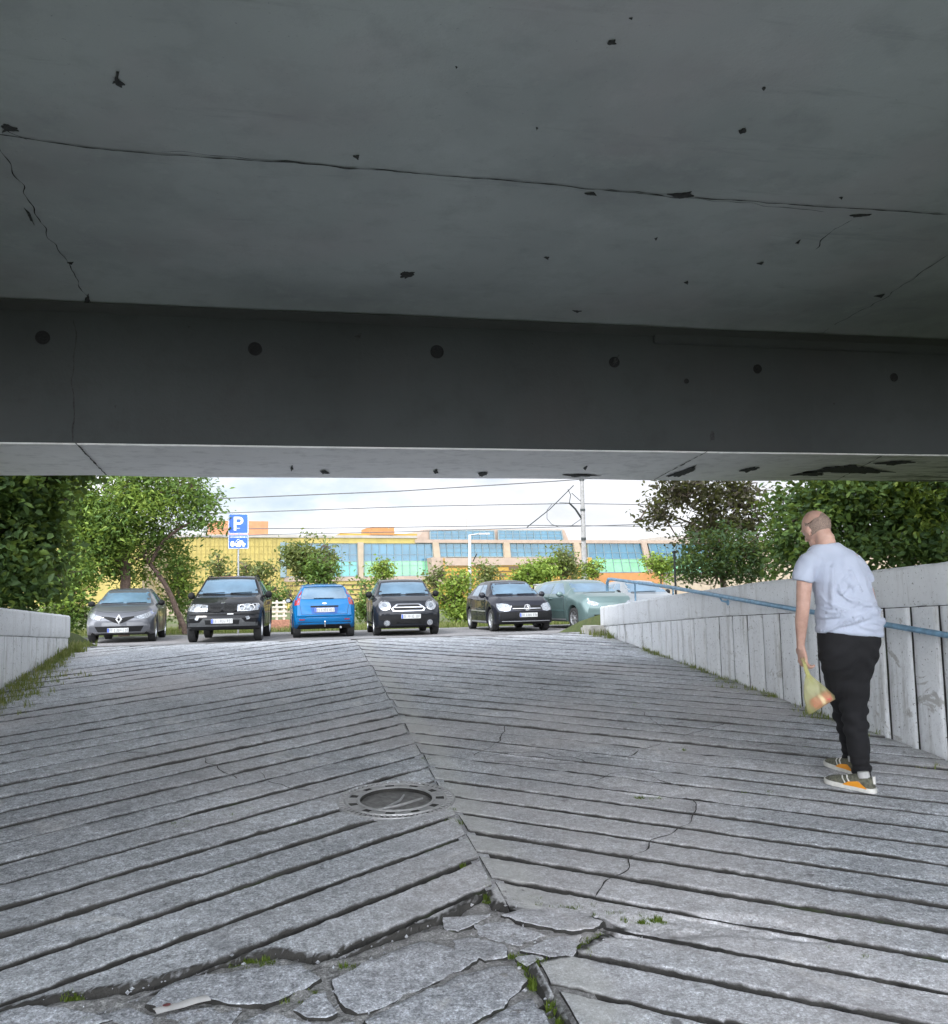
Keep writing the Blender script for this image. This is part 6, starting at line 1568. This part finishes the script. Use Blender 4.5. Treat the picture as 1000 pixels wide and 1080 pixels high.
b=MB(); fbox(b,178,566.8,314,630,.30,.3)                             # corrugated yellow wall with bands and ribs
for v in (575,583,591,599,607,615): fbox(b,178,v,314,v+.9,.36,.2)
for k in range(29): fbox(b,178+4.7*k,567,178.6+4.7*k,628,.42,.2)
b.build('panel_wall',M['y1'],bd)
b=MB(); fbox(b,178,564.2,440,567.0,.55,29); b.build('roof_edge',M['roof'],bd)
b=MB(); fbox(b,314,566.9,440,573.0,.40,.5); b.build('parapet',M['y1'],bd)
b=MB(); fbox(b,359,562.8,440,570.0,-6,8); b.build('upper_parapet',M['y2'],bd)
b=MB(); fbox(b,438,570.0,1000,573.2,.60,.8); b.build('cornice',M['pinkcream'],bd)
def window(u0,u1,v0,v1,split,lower,tl=0,tr=0,d=.25,nm=9,name='window'):
    """curtain window: mullion grid plus upper and lower panes; tl/tr lean the ends"""
    f=MB(); n=nm
    fbox(f,u0+min(0,tl)*.5,v0-.5,u1+max(0,tr)*.5,v0+.5,d+.06,.3)
    fbox(f,u0,v1-.5,u1,v1+.6,d+.06,.3)
    for k in range(n+1):
        t=k/n; ua=u0+(u1-u0)*t; lean=tl+(tr-tl)*t; w=.22 if 0<k<n else .5
        fpoly(f,[(ua-w,v0),(ua+w,v0),(ua+lean+w,v1),(ua+lean-w,v1)],d+.10,.18)
    if split: fbox(f,u0,split-.25,u1,split+.25,d+.08,.2)
    vs=[v0+(v1-v0)*k/3 for k in (1,2)]
    for v in vs: fbox(f,u0,v-.12,u1,v+.12,d+.07,.15)
    fo=f.build(name,M['mull'],bd)
    def lx(u,v): t=(u-u0)/(u1-u0); return u+(tl+(tr-tl)*t)*(v-v0)/(v1-v0)
    if split:
        g_=MB(); fpoly(g_,[(u0,v0),(u1,v0),(lx(u1,split),split),(lx(u0,split),split)],d,.12); g_.build('pane',M['gb'],fo)
        g_=MB(); fpoly(g_,[(lx(u0,split),split),(lx(u1,split),split),(lx(u1,v1),v1),(lx(u0,v1),v1)],d+.02,.12); g_.build('pane',lower,fo)
    else:
        g_=MB(); fpoly(g_,[(u0,v0),(u1,v0),(lx(u1,v1),v1),(lx(u0,v1),v1)],d,.12); g_.build('pane',M['gb'],fo)
window(302,377,573.5,608,592,M['gt']); window(384,456,573.5,607.5,591.5,M['gg'],0,1); window(463.5,531,573.2,587,None,None,1,1); window(538,605,573.2,587,None,None,1,2)
window(620,676,572.5,603.5,589.5,M['gg'],2,8,.35,7); window(684,745,572.5,604,589.5,M['gg'],8,9,.35,7)
def column(P,mt=M['cream'],d=.7): b=MB(); fpoly(b,P,d,.8); b.build('column',mt,bd)
column([(296,572),(301.5,572),(301.5,609),(296,609)],M['mull']); column([(377.5,572),(383.5,572),(383.5,610),(379,610)]); column([(456.5,572),(462.8,572),(465,590),(458.5,590)]); column([(531.3,572),(537.5,572),(539,588),(532.5,588)]); column([(605,572),(611,572),(614,588),(608,588)]); column([(676.5,572),(682,572),(690,605),(685,605)],M['pinkcream'])
b=MB(); fbox(b,300,608.2,460,612.5,.5,.7); b.build('sill_band',M['pinkcream'],bd)
b=MB(); fbox(b,300,612.5,470,640,.3,.5)
b.build('lower_wall',M['y1'],bd)
b=MB()
for v in (616,621,626,631): fbox(b,300,v,470,v+1.3,.36,.3)
b.build('louvre_gap',M['louv'],bd)
b=MB(); fpoly(b,[(455,588),(470.5,588),(470.5,618),(458,612)],2.0,2.2); b.build('end_column',M['pinkcream'],bd)
b=MB(); fbox(b,470,588.2,625,640,2.6,3.0); b.build('projecting_block',M['y2'],bd)
b=MB(); fbox(b,470,588.0,620,596,2.75,.3); b.build('fascia',M['pinkcream'],bd)
b=MB()
for v in (597,602,606.5,611,616): fbox(b,471,v,622,v+.8,2.68,.2)
fbox(b,537,597.5,547,601,2.7,.2); fbox(b,527,604.5,534,608,2.7,.2); b.build('louvre_gap',M['louv'],bd)
b=MB(); fbox(b,625,604.2,700,640,1.2,1.6); b.build('base_band',M['or'],bd)
b=MB(); fpoly(b,[(440,570),(447,558.3),(595,558.3),(600,570)],-8,16); b.build('upper_storey',M['pinkcream'],bd)
window(454,521,559.6,569.6,None,None,0,1,-7.7,9); window(526,592,559.6,569.6,None,None,0,2,-7.7,9)
b=MB(); fbox(b,392,555.5,416,564,-5,5); o=b.build('roof_box',M['or'],bd)
b=MB(); fbox(b,224,549.5,283,565.5,-3,6); b.build('roof_box',wallmat('tan_orange_roof_box',(.42,.18,.085)),bd)
b=MB(); fbox(b,698,566,740,570,-4,6); b.build('roof_box',M['roof'],bd)
b=MB(); s0,z0=fs(410,555.5,-3); b.tube([(s0,3,z0-.2),(s0,3,z0+.9)],.06,6); b.build('roof_mast',M['roof'],bd); b=MB(); s1,z1=fs(492,558,-3); b.tube([(s1,3,z1-.2),(s1,3,z1+2.)],.05,6); b.build('roof_mast',M['roof'],bd)

# ------------------------------------------------------------------ sky and sun
SUN_EL,SUN_AZ=R_(52),R_(232)                                       # azimuth clockwise from +Y: behind and to the left
w=bpy.data.worlds.new('World'); scene.world=w; w.use_nodes=True; nt=w.node_tree; bg=nt.nodes['Background']; bg.inputs['Strength'].default_value=.12
sky=nt.nodes.new('ShaderNodeTexSky'); sky.sky_type='NISHITA'; sky.sun_disc=False; sky.sun_elevation=SUN_EL; sky.sun_rotation=SUN_AZ; sky.air_density=1.; sky.dust_density=1.5
tc=nt.nodes.new('ShaderNodeTexCoord'); mp=nt.nodes.new('ShaderNodeMapping'); mp.inputs['Scale'].default_value=(1,1,2.2); nt.links.new(tc.outputs['Generated'],mp.inputs['Vector'])
nz=nt.nodes.new('ShaderNodeTexNoise'); nz.inputs['Scale'].default_value=2.6; nz.inputs['Detail'].default_value=7; nz.inputs['Roughness'].default_value=.58; nt.links.new(mp.outputs[0],nz.inputs['Vector'])
rp=nt.nodes.new('ShaderNodeValToRGB'); rp.color_ramp.elements[0].position=.30; rp.color_ramp.elements[1].position=.46; nt.links.new(nz.outputs['Fac'],rp.inputs['Fac'])
nz2=nt.nodes.new('ShaderNodeTexNoise'); nz2.inputs['Scale'].default_value=5; nz2.inputs['Detail'].default_value=6; nt.links.new(mp.outputs[0],nz2.inputs['Vector'])
rc=nt.nodes.new('ShaderNodeValToRGB'); rc.color_ramp.elements[0].position=.3; rc.color_ramp.elements[0].color=(5.6,5.8,6.2,1); rc.color_ramp.elements[1].position=.65; rc.color_ramp.elements[1].color=(8.6,8.7,8.8,1); nt.links.new(nz2.outputs['Fac'],rc.inputs['Fac'])
mx=nt.nodes.new('ShaderNodeMix'); mx.data_type='RGBA'; nt.links.new(rp.outputs['Color'],mx.inputs[0]); nt.links.new(sky.outputs[0],mx.inputs[6]); nt.links.new(rc.outputs[0],mx.inputs[7]); sx=nt.nodes.new('ShaderNodeSeparateXYZ'); nt.links.new(tc.outputs['Generated'],sx.inputs[0])
rg=nt.nodes.new('ShaderNodeValToRGB'); rg.color_ramp.elements[0].position=0.; rg.color_ramp.elements[0].color=(1.25,1.25,1.25,1); rg.color_ramp.elements[1].position=.85; rg.color_ramp.elements[1].color=(.42,.44,.47,1); nt.links.new(sx.outputs['Z'],rg.inputs['Fac'])
mg=nt.nodes.new('ShaderNodeMix'); mg.data_type='RGBA'; mg.blend_type='MULTIPLY'; mg.inputs[0].default_value=1; nt.links.new(mx.outputs[2],mg.inputs[6]); nt.links.new(rg.outputs[0],mg.inputs[7]); # added bright sky lobe behind the viewer, fills under the bridge
dt=nt.nodes.new('ShaderNodeVectorMath'); dt.operation='DOT_PRODUCT'; nt.links.new(tc.outputs['Generated'],dt.inputs[0]); dt.inputs[1].default_value=(math.sin(R_(205))*math.cos(R_(30)),math.cos(R_(205))*math.cos(R_(30)),math.sin(R_(30)))
md=nt.nodes.new('ShaderNodeMath'); md.operation='MULTIPLY_ADD'; md.inputs[1].default_value=.5; md.inputs[2].default_value=.5; nt.links.new(dt.outputs['Value'],md.inputs[0])
gl=nt.nodes.new('ShaderNodeValToRGB'); els=gl.color_ramp.elements; els.new(.4); els.new(.62)
for e_,(p_,c_) in zip(els,((.06,.25),(.36,.52),(.63,.6),(.95,2.25))): e_.position=p_; e_.color=(c_,c_,c_*1.02,1)
nt.links.new(md.outputs[0],gl.inputs['Fac'])
mh2=nt.nodes.new('ShaderNodeMix'); mh2.data_type='RGBA'; mh2.blend_type='MULTIPLY'; mh2.inputs[0].default_value=1; nt.links.new(mg.outputs[2],mh2.inputs[6]); nt.links.new(gl.outputs[0],mh2.inputs[7]); nt.links.new(mh2.outputs[2],bg.inputs['Color'])
sl=bpy.data.lights.new('sun','SUN'); sl.energy=.6; sl.angle=R_(14); sl.color=(1,.97,.93); so=bpy.data.objects.new('sun',sl); COL.objects.link(so)
sd=Vector((math.sin(SUN_AZ)*math.cos(SUN_EL),math.cos(SUN_AZ)*math.cos(SUN_EL),math.sin(SUN_EL))); so.rotation_euler=sd.to_track_quat('Z','Y').to_euler(); so.location=(-20,-30,40)
scene.view_settings.view_transform='Standard'; scene.view_settings.look='None'; scene.view_settings.gamma=1; scene.view_settings.exposure=1.95
scene.cycles.max_bounces=8; scene.cycles.diffuse_bounces=5; scene.cycles.transparent_max_bounces=8
try: scene.cycles.use_denoising=True
except Exception: pass
